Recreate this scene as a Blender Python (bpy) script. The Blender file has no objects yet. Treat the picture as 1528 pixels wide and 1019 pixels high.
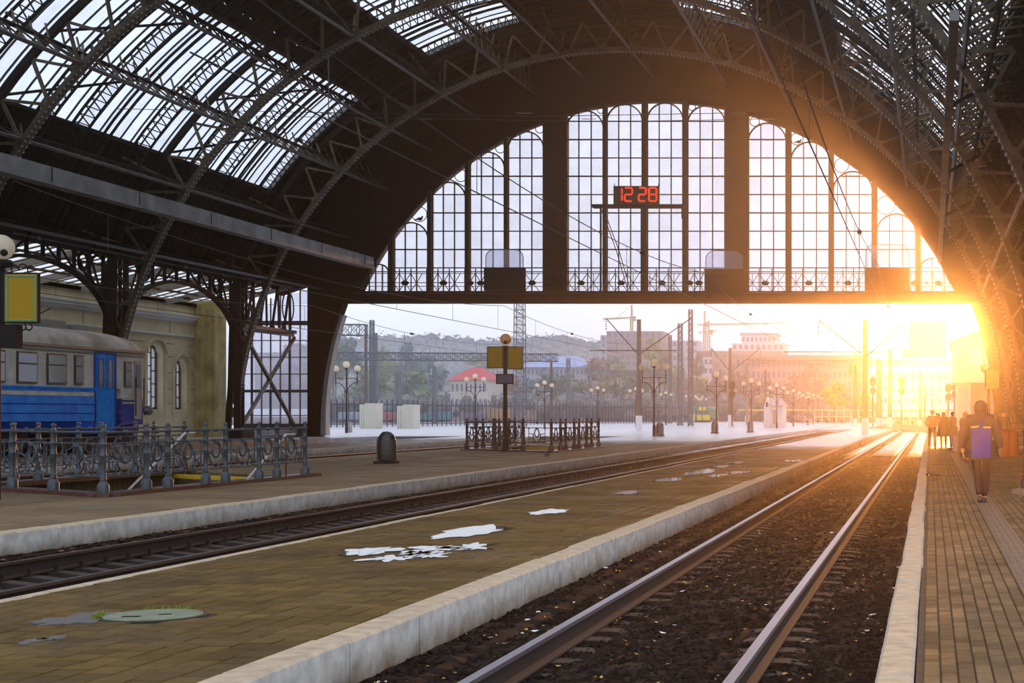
import bpy, math, random
import numpy as np
from mathutils import Vector, Matrix
R = random.Random(7)
sc = bpy.context.scene
COL = sc.collection
PI = math.pi
# ------------------------------------------------------------ camera, world, sun, exposure
F = 2400.0; VX = 1388.0; VY = 618.0; EYE = 1.45
cd = bpy.data.cameras.new('camera'); cam = bpy.data.objects.new('camera', cd); COL.objects.link(cam)
cam.location = (0, 0, EYE); cam.rotation_euler = (PI/2, 0, 0)
cd.sensor_width = 36.0; cd.lens = F/1528*36.0
cd.shift_x = -(VX-764)/1528.0; cd.shift_y = (VY-509.5)/1528.0
cd.clip_start = 0.1; cd.clip_end = 5000
sc.camera = cam
def sl(r, g, b): return tuple(((c/255)/12.92 if c/255 <= .04045 else ((c/255+.055)/1.055)**2.4) for c in (r, g, b))
SUN_PX = (1440, 462)
sd = Vector(((SUN_PX[0]-VX)/F, 1, (VY-SUN_PX[1])/F)).normalized()
w = bpy.data.worlds.new('sky'); sc.world = w; w.use_nodes = True
nt = w.node_tree; nt.nodes.clear()
N = nt.nodes.new; L = nt.links.new
out = N('ShaderNodeOutputWorld'); bg = N('ShaderNodeBackground'); L(bg.outputs[0], out.inputs[0])
tc = N('ShaderNodeTexCoord')
dp = N('ShaderNodeVectorMath'); dp.operation = 'DOT_PRODUCT'; L(tc.outputs['Generated'], dp.inputs[0]); dp.inputs[1].default_value = sd
cr = N('ShaderNodeValToRGB'); L(dp.outputs['Value'], cr.inputs[0])
e = cr.color_ramp.elements
e[0].position = 0.0; e[0].color = (.76, .84, 1.0, 1)
e[1].position = 1.0; e[1].color = (1.7, 1.65, 1.6, 1)
for p_, c_ in ((.90, (.76, .835, .985)), (.968, (.84, .89, .99)), (.985, (.90, .93, 1.03)), (.995, (1.1, 1.12, 1.22))):
    k = e.new(p_); k.color = (*c_, 1)
nz = N('ShaderNodeTexNoise'); nz.inputs['Scale'].default_value = 2.2; nz.inputs['Detail'].default_value = 4; L(tc.outputs['Generated'], nz.inputs['Vector'])
mr = N('ShaderNodeMapRange'); L(nz.outputs[0], mr.inputs[0]); mr.inputs[1].default_value = .3; mr.inputs[2].default_value = .7; mr.inputs[3].default_value = .95; mr.inputs[4].default_value = 1.05
mx = N('ShaderNodeVectorMath'); mx.operation = 'SCALE'; L(cr.outputs[0], mx.inputs[0]); L(mr.outputs[0], mx.inputs['Scale'])
L(mx.outputs[0], bg.inputs[0]); bg.inputs[1].default_value = 1.05
ld = bpy.data.lights.new('low_sun', 'SUN'); ld.energy = 1.8; ld.color = (1.0, .40, .10); ld.angle = .02
sun = bpy.data.objects.new('low_sun', ld); COL.objects.link(sun); sun.location = sd*300
sun.rotation_euler = (-sd).to_track_quat('-Z', 'Y').to_euler()
sc.view_settings.view_transform = 'Standard'; sc.view_settings.look = 'None'
sc.view_settings.exposure = 0.42; sc.view_settings.gamma = 1.0; sc.view_settings.use_curve_mapping = False
cy = sc.cycles
cy.max_bounces = 7; cy.diffuse_bounces = 3; cy.glossy_bounces = 3; cy.transmission_bounces = 4; cy.transparent_max_bounces = 16; cy.volume_bounces = 0
cy.sample_clamp_indirect = 4.0; cy.use_denoising = True; cy.caustics_reflective = False; cy.caustics_refractive = False
HAZE_IN = .0016; HAZE_OUT = .0010

# ------------------------------------------------------------ helpers
def A(x, y, Y): return Vector(((x-VX)*Y/F, Y, EYE+(VY-y)*Y/F))           # photo pixel at depth Y -> place
def G(x, y, z=0.0):
    Y = F*(EYE-z)/(y-VY); return Vector(((x-VX)*Y/F, Y, z))
def XY(x, Y): return (x-VX)*Y/F
class MB:
    def __init__(s): s.v = []; s.f = []
    def quad(s, a, b, c, d):
        n = len(s.v); s.v += [tuple(a), tuple(b), tuple(c), tuple(d)]; s.f.append((n, n+1, n+2, n+3))
    def poly(s, pts):
        n = len(s.v); s.v += [tuple(p) for p in pts]; s.f.append(tuple(range(n, n+len(pts))))
    def hexa(s, p):      # 8 points: bottom 0-3, top 4-7
        n = len(s.v); s.v += [tuple(q) for q in p]
        for f in ((3, 2, 1, 0), (4, 5, 6, 7), (0, 1, 5, 4), (1, 2, 6, 5), (2, 3, 7, 6), (3, 0, 4, 7)): s.f.append(tuple(n+i for i in f))
    def box(s, x0, x1, y0, y1, z0, z1):
        s.hexa([(x0, y0, z0), (x1, y0, z0), (x1, y1, z0), (x0, y1, z0), (x0, y0, z1), (x1, y0, z1), (x1, y1, z1), (x0, y1, z1)]); return s
    def bbox(s, x0, x1, y0, y1, z0, z1, b=.01):   # box with chamfered top
        s.hexa([(x0, y0, z0), (x1, y0, z0), (x1, y1, z0), (x0, y1, z0), (x0, y0, z1-b), (x1, y0, z1-b), (x1, y1, z1-b), (x0, y1, z1-b)])
        n = len(s.v); s.f.pop(-5)
        s.v += [(x0+b, y0+b, z1), (x1-b, y0+b, z1), (x1-b, y1-b, z1), (x0+b, y1-b, z1)]
        m = n-4
        s.f.append((n, n+1, n+2, n+3))
        for i in range(4): j = (i+1) % 4; s.f.append((m+i, m+j, n+j, n+i))
        return s
    def beam(s, p0, p1, w_, h_, up=(0, 0, 1)):
        p0 = Vector(p0); p1 = Vector(p1); d = (p1-p0)
        if d.length < 1e-6: return s
        d.normalize(); u = Vector(up)
        if abs(d.dot(u)) > .98: u = Vector((0, 1, 0)) if abs(d.y) < .9 else Vector((1, 0, 0))
        a = d.cross(u).normalized()*w_/2; b = a.cross(d).normalized()*h_/2
        s.hexa([p0-a-b, p0+a-b, p1+a-b, p1-a-b, p0-a+b, p0+a+b, p1+a+b, p1-a+b]); return s
    def tube(s, pts, r, n=8, caps=True):
        pts = [Vector(p) for p in pts]; rr = r if isinstance(r, (list, tuple)) else [r]*len(pts)
        base = len(s.v); prev = None
        for i, p in enumerate(pts):
            t = (pts[min(i+1, len(pts)-1)]-pts[max(i-1, 0)]).normalized()
            if prev is None:
                u = Vector((0, 0, 1)) if abs(t.z) < .9 else Vector((1, 0, 0)); a = t.cross(u).normalized()
            else: a = (prev-t*prev.dot(t)).normalized()
            prev = a; b = t.cross(a)
            for k in range(n):
                an = 2*PI*k/n; s.v.append(tuple(p+a*math.cos(an)*rr[i]+b*math.sin(an)*rr[i]))
        for i in range(len(pts)-1):
            for k in range(n):
                k2 = (k+1) % n; s.f.append((base+i*n+k, base+i*n+k2, base+(i+1)*n+k2, base+(i+1)*n+k))
        if caps:
            s.f.append(tuple(base+k for k in reversed(range(n)))); q = base+(len(pts)-1)*n; s.f.append(tuple(q+k for k in range(n)))
        return s
    def ring(s, c, rx, rz, r, ax=(1, 0, 0), az=(0, 0, 1), a0=0, a1=2*PI, n=24, m=5):
        c = Vector(c); ax = Vector(ax); az = Vector(az)
        full = abs(a1-a0-2*PI) < 1e-4
        return s.tube([c+ax*rx*math.cos(a0+(a1-a0)*i/n)+az*rz*math.sin(a0+(a1-a0)*i/n) for i in range(n+1)], r, m, not full)
    def lathe(s, prof, c=(0, 0, 0), n=16, sx=1, sy=1):
        b = len(s.v)
        for r_, z in prof:
            for k in range(n): an = 2*PI*k/n; s.v.append((c[0]+r_*sx*math.cos(an), c[1]+r_*sy*math.sin(an), c[2]+z))
        for i in range(len(prof)-1):
            for k in range(n):
                k2 = (k+1) % n; s.f.append((b+i*n+k, b+i*n+k2, b+(i+1)*n+k2, b+(i+1)*n+k))
        s.f.append(tuple(b+k for k in reversed(range(n)))); q = b+(len(prof)-1)*n; s.f.append(tuple(q+k for k in range(n)))
        return s
    def ball(s, c, r, n=16, m=10, sx=1, sy=1, sz=1):
        return s.lathe([(max(r*math.sin(PI*i/m), 1e-4), -r*sz*math.cos(PI*i/m)) for i in range(m+1)], c, n, sx, sy)
    def prism(s, poly, z0, z1):
        n = len(s.v); k = len(poly)
        s.v += [(p[0], p[1], z0) for p in poly]+[(p[0], p[1], z1) for p in poly]
        s.f.append(tuple(n+i for i in reversed(range(k)))); s.f.append(tuple(n+k+i for i in range(k)))
        for i in range(k): j = (i+1) % k; s.f.append((n+i, n+j, n+k+j, n+k+i))
        return s
    def prismY(s, poly, y0, y1):   # poly of (x,z)
        n = len(s.v); k = len(poly)
        s.v += [(p[0], y0, p[1]) for p in poly]+[(p[0], y1, p[1]) for p in poly]
        s.f.append(tuple(n+i for i in range(k))); s.f.append(tuple(n+k+i for i in reversed(range(k))))
        for i in range(k): j = (i+1) % k; s.f.append((n+i, n+k+i, n+k+j, n+j))
        return s
    def prismX(s, poly, x0, x1):   # poly of (y,z)
        n = len(s.v); k = len(poly)
        s.v += [(x0, p[0], p[1]) for p in poly]+[(x1, p[0], p[1]) for p in poly]
        s.f.append(tuple(n+i for i in reversed(range(k)))); s.f.append(tuple(n+k+i for i in range(k)))
        for i in range(k): j = (i+1) % k; s.f.append((n+i, n+j, n+k+j, n+k+i))
        return s
    def mesh(s, name, mat, off=(0, 0, 0), smooth=False):
        me = bpy.data.meshes.new(name)
        vv = s.v if off == (0, 0, 0) else [(a-off[0], b-off[1], c-off[2]) for a, b, c in s.v]
        me.from_pydata(vv, [], s.f); me.materials.append(mat)
        if smooth:
            me.polygons.foreach_set('use_smooth', [True]*len(me.polygons))
            try: me.set_sharp_from_angle(angle=math.radians(38))
            except Exception: pass
        return me
    def build(s, name, mat, parent=None, world=True, smooth=False):
        off = (0, 0, 0)
        if parent is not None and world:
            l = Vector((0, 0, 0)); q = parent
            while q: l += q.location; q = q.parent
            off = tuple(l)
        o = bpy.data.objects.new(name, s.mesh(name, mat, off, smooth)); COL.objects.link(o)
        if parent is not None: o.parent = parent
        return o
def thing(name, label, cat, loc=(0, 0, 0), group=None, rz=0):
    o = bpy.data.objects.new(name, None); COL.objects.link(o); o.location = loc; o.rotation_euler = (0, 0, rz); o.empty_display_size = .2
    o['label'] = label; o['category'] = cat
    if group: o['group'] = group
    return o
def tag(o, label, cat, group=None):
    o['label'] = label; o['category'] = cat
    if group: o['group'] = group
    return o
def struct(o): o['kind'] = 'structure'; return o
def stuff(o): o['kind'] = 'stuff'; return o
def inst(name, me, parent, loc, rot=None, sca=None):
    o = bpy.data.objects.new(name, me); COL.objects.link(o); o.parent = parent; o.location = loc
    if rot: o.rotation_euler = rot
    if sca: o.scale = sca
    return o
def dup(root, loc, label=None, rz=None, scale=None):
    kids = {}
    def rec(o, par):
        c = o.copy(); COL.objects.link(c); c.parent = par
        for ch in CH.get(o.name, []): rec(ch, c)
        return c
    CH = {}
    for o in COL.objects:
        if o.parent: CH.setdefault(o.parent.name, []).append(o)
    c = rec(root, None); c.location = loc
    if rz is not None: c.rotation_euler = (0, 0, rz)
    if scale is not None: c.scale = (scale,)*3
    if label: c['label'] = label
    return c

# ------------------------------------------------------------ materials
MATS = {}
def mat(name, col, rough=.7, metal=0.0, var=.0, vs=3.0, bump=.0, bs=20.0, spec=None, col2=None, mixs=None, rand=0.0, emit=None, es=1.0, coat=0):
    if name in MATS: return MATS[name]
    m = bpy.data.materials.new(name); m.use_nodes = True; t = m.node_tree; b = t.nodes['Principled BSDF']
    n = t.nodes.new; l = t.links.new
    c = (*sl(*col), 1); b.inputs['Base Color'].default_value = c; b.inputs['Roughness'].default_value = rough; b.inputs['Metallic'].default_value = metal
    if spec is not None: b.inputs['Specular IOR Level'].default_value = spec
    if coat: b.inputs['Coat Weight'].default_value = coat; b.inputs['Coat Roughness'].default_value = .1
    geo = n('ShaderNodeNewGeometry')
    if var or col2 or rand:
        no = n('ShaderNodeTexNoise'); no.inputs['Scale'].default_value = vs; no.inputs['Detail'].default_value = 6; no.inputs['Roughness'].default_value = .6
        l(geo.outputs['Position'], no.inputs['Vector'])
        mr = n('ShaderNodeMapRange'); mr.inputs[1].default_value = .35; mr.inputs[2].default_value = .65; l(no.outputs[0], mr.inputs[0])
        mx = n('ShaderNodeMix'); mx.data_type = 'RGBA'
        if col2: ca, cb = c, (*sl(*col2), 1)
        else: ca = tuple(x*(1-var) for x in c[:3])+(1,); cb = tuple(min(1, x*(1+var)) for x in c[:3])+(1,)
        mx.inputs[6].default_value = ca; mx.inputs[7].default_value = cb; l(mr.outputs[0], mx.inputs[0])
        last = mx.outputs[2]
        if rand:
            oi = n('ShaderNodeObjectInfo'); ad = n('ShaderNodeMath'); ad.operation = 'ADD'; l(oi.outputs['Random'], ad.inputs[0]); l(geo.outputs['Random Per Island'], ad.inputs[1])
            fr = n('ShaderNodeMath'); fr.operation = 'FRACT'; l(ad.outputs[0], fr.inputs[0])
            m2 = n('ShaderNodeMapRange'); l(fr.outputs[0], m2.inputs[0]); m2.inputs[3].default_value = 1-rand; m2.inputs[4].default_value = 1+rand
            vm = n('ShaderNodeVectorMath'); vm.operation = 'SCALE'; l(last, vm.inputs[0]); l(m2.outputs[0], vm.inputs['Scale']); last = vm.outputs[0]
        l(last, b.inputs['Base Color'])
    if bump:
        n2 = n('ShaderNodeTexNoise'); n2.inputs['Scale'].default_value = bs; n2.inputs['Detail'].default_value = 4; l(geo.outputs['Position'], n2.inputs['Vector'])
        bp = n('ShaderNodeBump'); bp.inputs['Strength'].default_value = bump; bp.inputs['Distance'].default_value = .02; l(n2.outputs[0], bp.inputs['Height']); l(bp.outputs[0], b.inputs['Normal'])
    if emit: b.inputs['Emission Color'].default_value = (*sl(*emit), 1); b.inputs['Emission Strength'].default_value = es
    MATS[name] = m; return m
def glassmat(name, tint, trans=.55, rough=.3, col=(220, 225, 235), streak=0.0):
    if name in MATS: return MATS[name]
    m = bpy.data.materials.new(name); m.use_nodes = True; t = m.node_tree; t.nodes.clear(); n = t.nodes.new; l = t.links.new
    o = n('ShaderNodeOutputMaterial'); tr = n('ShaderNodeBsdfTransparent'); tr.inputs[0].default_value = (*tint, 1)
    tl = n('ShaderNodeBsdfTranslucent'); tl.inputs[0].default_value = (*sl(*col), 1)
    gl = n('ShaderNodeBsdfGlossy'); gl.inputs['Roughness'].default_value = rough; gl.inputs[0].default_value = (.9, .9, .9, 1)
    m1 = n('ShaderNodeMixShader'); m1.inputs[0].default_value = 1-trans; l(tr.outputs[0], m1.inputs[1]); l(tl.outputs[0], m1.inputs[2])
    m2 = n('ShaderNodeMixShader'); m2.inputs[0].default_value = .04; l(m1.outputs[0], m2.inputs[1]); l(gl.outputs[0], m2.inputs[2]); l(m2.outputs[0], o.inputs[0])
    if streak:
        oi = n('ShaderNodeObjectInfo'); mr = n('ShaderNodeMapRange'); l(oi.outputs['Random'], mr.inputs[0]); mr.inputs[3].default_value = 1-streak; mr.inputs[4].default_value = 1.0
        geo = n('ShaderNodeNewGeometry'); no = n('ShaderNodeTexNoise'); no.inputs['Scale'].default_value = 1.3; no.inputs['Detail'].default_value = 5; l(geo.outputs['Position'], no.inputs['Vector'])
        m3 = n('ShaderNodeMapRange'); l(no.outputs[0], m3.inputs[0]); m3.inputs[1].default_value = .3; m3.inputs[2].default_value = .7; m3.inputs[3].default_value = 1-streak*.7; m3.inputs[4].default_value = 1
        mm = n('ShaderNodeMath'); mm.operation = 'MULTIPLY'; l(mr.outputs[0], mm.inputs[0]); l(m3.outputs[0], mm.inputs[1])
        vs_ = n('ShaderNodeVectorMath'); vs_.operation = 'SCALE'; vs_.inputs[0].default_value = tint; l(mm.outputs[0], vs_.inputs['Scale']); l(vs_.outputs[0], tr.inputs[0])
    MATS[name] = m; return m

IRON = mat('dark_iron', (27, 25, 24), .75, .0, var=.35, vs=1.5, bump=.2, bs=30, col2=(20, 19, 19), spec=.1)
IRONR = mat('truss_iron', (104, 92, 70), .6, .0, vs=2.0, col2=(62, 54, 44), spec=.3)
IRONB = mat('black_iron', (24, 23, 24), .7, spec=.2, col2=(16, 15, 16))
RIVET = mat('rivet_light_dots', (165, 165, 165), .4, .3)
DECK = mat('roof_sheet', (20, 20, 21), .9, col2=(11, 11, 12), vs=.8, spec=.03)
BEAMG = mat('grey_beam_paint', (158, 156, 154), .6, col2=(118, 116, 116), vs=.9)
TEAL = mat('glazing_bar_paint', (28, 52, 54), .6)
def globemat(name, col):
    m = bpy.data.materials.new(name); m.use_nodes = True; t = m.node_tree; t.nodes.clear(); n = t.nodes.new; l = t.links.new
    o = n('ShaderNodeOutputMaterial'); d = n('ShaderNodeBsdfDiffuse'); tl = n('ShaderNodeBsdfTranslucent'); gl = n('ShaderNodeBsdfGlossy'); gl.inputs['Roughness'].default_value = .25
    d.inputs[0].default_value = (*sl(*col), 1); tl.inputs[0].default_value = (*sl(*col), 1)
    a = n('ShaderNodeMixShader'); a.inputs[0].default_value = .72; l(d.outputs[0], a.inputs[1]); l(tl.outputs[0], a.inputs[2])
    b = n('ShaderNodeMixShader'); b.inputs[0].default_value = .05; l(a.outputs[0], b.inputs[1]); l(gl.outputs[0], b.inputs[2]); l(b.outputs[0], o.inputs[0]); MATS[name] = m; return m
GLS = glassmat('skylight_glass', (.97, .99, 1.0), .88, .35, (245, 245, 240), .22)
GLW = glassmat('end_window_glass', (.95, .965, 1.0), .92, .25, (235, 238, 250), .07)
GLA = glassmat('aisle_glass', (1.0, .99, .96), .95, .35, (245, 240, 228), .15)
GLH = glassmat('screen_glass', (.90, .93, 1.0), .9, .2, (225, 230, 245), .05)
# ------------------------------------------------------------ ground and platforms
def pavemat(name, dark, light, sheen_col, y0, y1, brick=None, rough=.42, wet=.5):
    """paving: colour by noise, pale open-air paving beyond the roof's drip line, wet patches, joints"""
    m = bpy.data.materials.new(name); m.use_nodes = True; t = m.node_tree; b = t.nodes['Principled BSDF']; n = t.nodes.new; l = t.links.new
    geo = n('ShaderNodeNewGeometry'); sep = n('ShaderNodeSeparateXYZ'); l(geo.outputs['Position'], sep.inputs[0])
    def noise(s, d=6, r=.6):
        q = n('ShaderNodeTexNoise'); q.inputs['Scale'].default_value = s; q.inputs['Detail'].default_value = d; q.inputs['Roughness'].default_value = r; l(geo.outputs['Position'], q.inputs['Vector']); return q.outputs[0]
    def mapr(x, a, b_, c, d):
        q = n('ShaderNodeMapRange'); l(x, q.inputs[0]); q.inputs[1].default_value = a; q.inputs[2].default_value = b_; q.inputs[3].default_value = c; q.inputs[4].default_value = d; return q.outputs[0]
    def mix(f, a, b_):
        q = n('ShaderNodeMix'); q.data_type = 'RGBA'; l(f, q.inputs[0])
        for s_, v in ((6, a), (7, b_)):
            if isinstance(v, tuple): q.inputs[s_].default_value = (*sl(*v), 1)
            else: l(v, q.inputs[s_])
        return q.outputs[2]
    big = noise(.55, 5); fine = noise(9, 4)
    c = mix(mapr(big, .35, .65, 0, 1), dark, light)
    oi = n('ShaderNodeObjectInfo'); ad = n('ShaderNodeMath'); ad.operation = 'ADD'; l(oi.outputs['Random'], ad.inputs[0]); l(geo.outputs['Random Per Island'], ad.inputs[1])
    fr = n('ShaderNodeMath'); fr.operation = 'FRACT'; l(ad.outputs[0], fr.inputs[0])
    rv = mapr(fr.outputs[0], 0, 1, .78, 1.22); fv = mapr(fine, .3, .7, .85, 1.15)
    mm = n('ShaderNodeMath'); mm.operation = 'MULTIPLY'; l(rv, mm.inputs[0]); l(fv, mm.inputs[1]); v = mm.outputs[0]
    if brick:
        bt = n('ShaderNodeTexBrick'); bt.inputs['Scale'].default_value = 1.0; bt.inputs['Mortar Size'].default_value = .012; bt.inputs['Brick Width'].default_value = brick[0]; bt.inputs['Row Height'].default_value = brick[1]
        bt.inputs['Color1'].default_value = (1, 1, 1, 1); bt.inputs['Color2'].default_value = (.8, .8, .8, 1); bt.inputs['Mortar'].default_value = (.35, .33, .3, 1)
        cx = n('ShaderNodeCombineXYZ'); l(sep.outputs['Y'], cx.inputs[0]); l(sep.outputs['X'], cx.inputs[1]); l(cx.outputs[0], bt.inputs['Vector'])
        q = n('ShaderNodeMath'); q.operation = 'MULTIPLY'; l(bt.outputs['Color'], q.inputs[0]); l(v, q.inputs[1]); v = q.outputs[0]
    sc_ = n('ShaderNodeVectorMath'); sc_.operation = 'SCALE'; l(c, sc_.inputs[0]); l(v, sc_.inputs['Scale'])
    # past the drip line the wet sky sheen is painted in as pale colour
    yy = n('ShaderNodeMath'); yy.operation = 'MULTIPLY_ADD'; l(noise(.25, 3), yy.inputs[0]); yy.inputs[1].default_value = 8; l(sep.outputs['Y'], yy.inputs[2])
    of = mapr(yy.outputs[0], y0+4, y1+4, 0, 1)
    c2 = mix(mapr(noise(1.2, 5), .4, .6, 0, 1), tuple(int(x*.88) for x in sheen_col), sheen_col)
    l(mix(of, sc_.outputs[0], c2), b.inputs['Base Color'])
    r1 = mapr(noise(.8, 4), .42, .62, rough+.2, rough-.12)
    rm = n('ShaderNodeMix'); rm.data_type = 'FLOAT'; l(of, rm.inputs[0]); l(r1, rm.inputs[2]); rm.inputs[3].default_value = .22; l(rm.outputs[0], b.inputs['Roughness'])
    b.inputs['Specular IOR Level'].default_value = wet
    bp = n('ShaderNodeBump'); bp.inputs['Strength'].default_value = .35; bp.inputs['Distance'].default_value = .006; l(noise(30, 4), bp.inputs['Height']); l(bp.outputs[0], b.inputs['Normal'])
    return m
PB = dict(y0=66, y1=76)
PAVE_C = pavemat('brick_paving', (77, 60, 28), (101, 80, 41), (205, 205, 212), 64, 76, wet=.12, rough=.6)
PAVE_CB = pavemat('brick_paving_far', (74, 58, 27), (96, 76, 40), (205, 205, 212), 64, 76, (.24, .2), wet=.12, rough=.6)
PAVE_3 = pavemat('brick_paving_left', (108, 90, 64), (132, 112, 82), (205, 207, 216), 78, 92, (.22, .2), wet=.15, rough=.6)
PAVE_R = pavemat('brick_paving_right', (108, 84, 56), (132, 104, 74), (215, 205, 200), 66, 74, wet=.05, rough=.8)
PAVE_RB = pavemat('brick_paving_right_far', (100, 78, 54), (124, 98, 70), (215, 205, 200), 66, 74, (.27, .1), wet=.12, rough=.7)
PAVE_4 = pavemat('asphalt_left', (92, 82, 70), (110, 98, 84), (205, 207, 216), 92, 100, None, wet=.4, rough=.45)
MORTAR = mat('joint_sand', (50, 40, 26), .9, var=.3, vs=8)
MORTAR_R = mat('joint_sand_right', (74, 54, 34), .9, var=.3, vs=8)
GROUND = mat('dark_track_bed', (46, 38, 30), .9, var=.4, vs=5, bump=.6, bs=18)
YARD = mat('pale_wet_yard', (178, 178, 186), .35, var=.12, vs=.3)
def kerbmat():
    m = bpy.data.materials.new('whitewashed_kerb'); m.use_nodes = True; t = m.node_tree; b = t.nodes['Principled BSDF']; n = t.nodes.new; l = t.links.new
    geo = n('ShaderNodeNewGeometry'); sep = n('ShaderNodeSeparateXYZ'); l(geo.outputs['Position'], sep.inputs[0])
    nx = n('ShaderNodeSeparateXYZ'); l(geo.outputs['Normal'], nx.inputs[0])
    no = n('ShaderNodeTexNoise'); no.inputs['Scale'].default_value = 2.2; no.inputs['Detail'].default_value = 8; no.inputs['Roughness'].default_value = .65; l(geo.outputs['Position'], no.inputs['Vector'])
    # grime rises from the foot of the stone
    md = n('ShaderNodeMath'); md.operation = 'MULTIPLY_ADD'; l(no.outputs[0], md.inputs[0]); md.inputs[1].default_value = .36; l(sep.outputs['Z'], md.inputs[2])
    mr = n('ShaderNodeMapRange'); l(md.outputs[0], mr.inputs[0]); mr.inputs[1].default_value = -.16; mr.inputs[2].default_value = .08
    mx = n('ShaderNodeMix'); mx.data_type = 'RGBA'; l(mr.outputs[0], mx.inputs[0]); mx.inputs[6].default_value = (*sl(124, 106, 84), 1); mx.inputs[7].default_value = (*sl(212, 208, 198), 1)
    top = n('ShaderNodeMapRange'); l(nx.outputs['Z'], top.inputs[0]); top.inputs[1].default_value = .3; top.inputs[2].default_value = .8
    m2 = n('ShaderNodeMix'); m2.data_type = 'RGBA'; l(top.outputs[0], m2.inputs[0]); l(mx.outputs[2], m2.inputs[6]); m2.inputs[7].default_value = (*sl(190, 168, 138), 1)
    n3 = n('ShaderNodeTexNoise'); n3.inputs['Scale'].default_value = 7; n3.inputs['Detail'].default_value = 6; l(geo.outputs['Position'], n3.inputs['Vector'])
    m3 = n('ShaderNodeMapRange'); l(n3.outputs[0], m3.inputs[0]); m3.inputs[1].default_value = .3; m3.inputs[2].default_value = .7; m3.inputs[3].default_value = .68; m3.inputs[4].default_value = 1.08
    vs = n('ShaderNodeVectorMath'); vs.operation = 'SCALE'; l(m2.outputs[2], vs.inputs[0]); l(m3.outputs[0], vs.inputs['Scale']); l(vs.outputs[0], b.inputs['Base Color']); b.inputs['Roughness'].default_value = .75
    bp = n('ShaderNodeBump'); bp.inputs['Strength'].default_value = .5; bp.inputs['Distance'].default_value = .015; l(n3.outputs[0], bp.inputs['Height']); l(bp.outputs[0], b.inputs['Normal'])
    return m
KERB = kerbmat()
b = MB(); b.box(-420, 260, 158, 1500, -.5, -.30); b.box(-48, 12, -14, 158, -.6, -.42)
g = struct(b.build('floor', GROUND))
b = MB(); b.box(-95, -7.25, 158.5, 330, -.42, -.06); b.box(-95, -20.0, 106, 158.5, -.42, -.004)
yd = struct(b.build('yard_paving', YARD))
b = MB(); b.box(-420, 260, -120, -14, -.62, -.1); struct(b.build('forecourt_behind', mat('asphalt_back', (90, 84, 76), .8)))

# centre platform
def platform(name, polys, topmat, z0=-.42):
    b = MB()
    for p in polys: b.prism(p, z0, 0)
    return struct(b.build(name, topmat))
def rect(x0, x1, y0, y1): return [(x0, y0), (x1, y0), (x1, y1), (x0, y1)]
BR_END = 44.0
cp = platform('centre_platform_paving', [rect(-7.16, -3.96, BR_END, 158)], PAVE_CB)
b = MB(); b.box(-7.16, -3.96, -14, BR_END, -.42, -.012); o = struct(b.build('centre_platform_bed', MORTAR))
CB = o
def kerb_run(parent, xa, xb, y0, y1, Lk, mat_, z0=-.42, stop=1e9, wob=.012, ztop=0.0, ch=.02):
    """row of separate kerb stones"""
    y = y0; far = MB()
    rr = random.Random(int(abs(xa)*100))
    while y < y1-.01:
        e_ = min(y+Lk*(.93+.14*rr.random()), y1); d = rr.uniform(-wob, wob); zt = ztop+rr.uniform(-.004, .006)
        q = MB() if y < stop else far
        q.bbox(xa+d, xb+d, y+.004, e_-.004, z0, zt, ch)
        if y < stop: q.build('kerb_stone', mat_, parent)
        y = e_
    if far.v: stuff(far.build('kerb_stone_row', mat_, parent))
kerb_run(CB, -3.97, -3.72, 7.6, 158, 1.45, KERB, stop=110)
kerb_run(CB, -7.26, -7.15, 12.0, 158, 1.6, KERB, stop=90, ch=.01)
def bricks(parent, x0, x1, w_, d_, ya, yb, stag, m, nmax, gp=.008, pair=False, name='brick', hole=None):
    cells = []
    nx = int(round((x1-x0)/w_))
    for i in range(nx):
        off = (i % 2)*d_*.5 if stag else 0
        y = ya-off
        while y < yb:
            cells.append((x0+i*w_, y)); y += d_
    def vis(c): px = VX+F*(c[0]+w_/2)/max(c[1], .1); py = VY+F*EYE/max(c[1], .1); return -20 < px < 1545 and py < 1030
    near = sorted([c for c in cells if vis(c)], key=lambda c: c[1])
    if hole: near = [c for c in near if not hole(c)]; cells = [c for c in cells if not hole(c)]
    sel = set(near[:nmax])
    t = MB()
    t.bbox(gp, w_-gp, gp, d_-gp, -.03, 0, .006); me = t.mesh(name, m)
    far = MB(); rr = random.Random(3)
    for c in cells:
        dz = rr.uniform(-.003, .003)
        if c in sel:
            inst(name, me, parent, (c[0], c[1], dz), (rr.uniform(-.004, .004), rr.uniform(-.005, .005), 0))
        else:
            far.bbox(c[0]+gp, c[0]+w_-gp, c[1]+gp, c[1]+d_-gp, -.03, dz, .006)
    stuff(far.build('brick_field', m, parent))
MH = G(229, 919)      # manhole centre
bricks(CB, -7.15, -3.97, .19875, .235, 7.6, BR_END, True, PAVE_C, 290, hole=lambda c: math.hypot(c[0]+.1-MH.x, c[1]+.12-MH.y) < .36)
# right platform
rp = platform('right_platform_paving', [rect(-.03, 7.2, 48, 104.4)], PAVE_RB)
b = MB(); b.box(-.08, 7.2, -14, 48, -.42, -.014); b.box(-.08, -.03, 48, 104, -.42, -.014); RB = struct(b.build('right_platform_bed', MORTAR_R))
kerb_run(RB, -.29, -.08, 7.6, 104, 1.3, KERB, stop=60, wob=.014, ztop=.012)
TAC0, TAC1 = .745, 1.045
def bricks_right():
    bricks(RB, -.04, TAC0, .098, .26, 7.6, 48, True, PAVE_R, 150, .0045)
    bricks(RB, TAC1, 4.35, .098, .26, 12, 48, True, PAVE_R, 140, .0045)
bricks_right()
b = MB(); b.box(TAC0, TAC1, 7.6, 48, -.05, 0); tp = b.build('tactile_strip', PAVE_R, RB)
TAC = mat('tactile_slab', (126, 98, 74), .8, var=.15, vs=8)
y = 8.0; tb = MB(); tb.box(0, TAC1-TAC0-.01, 0, .29, 0, .008)
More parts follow.
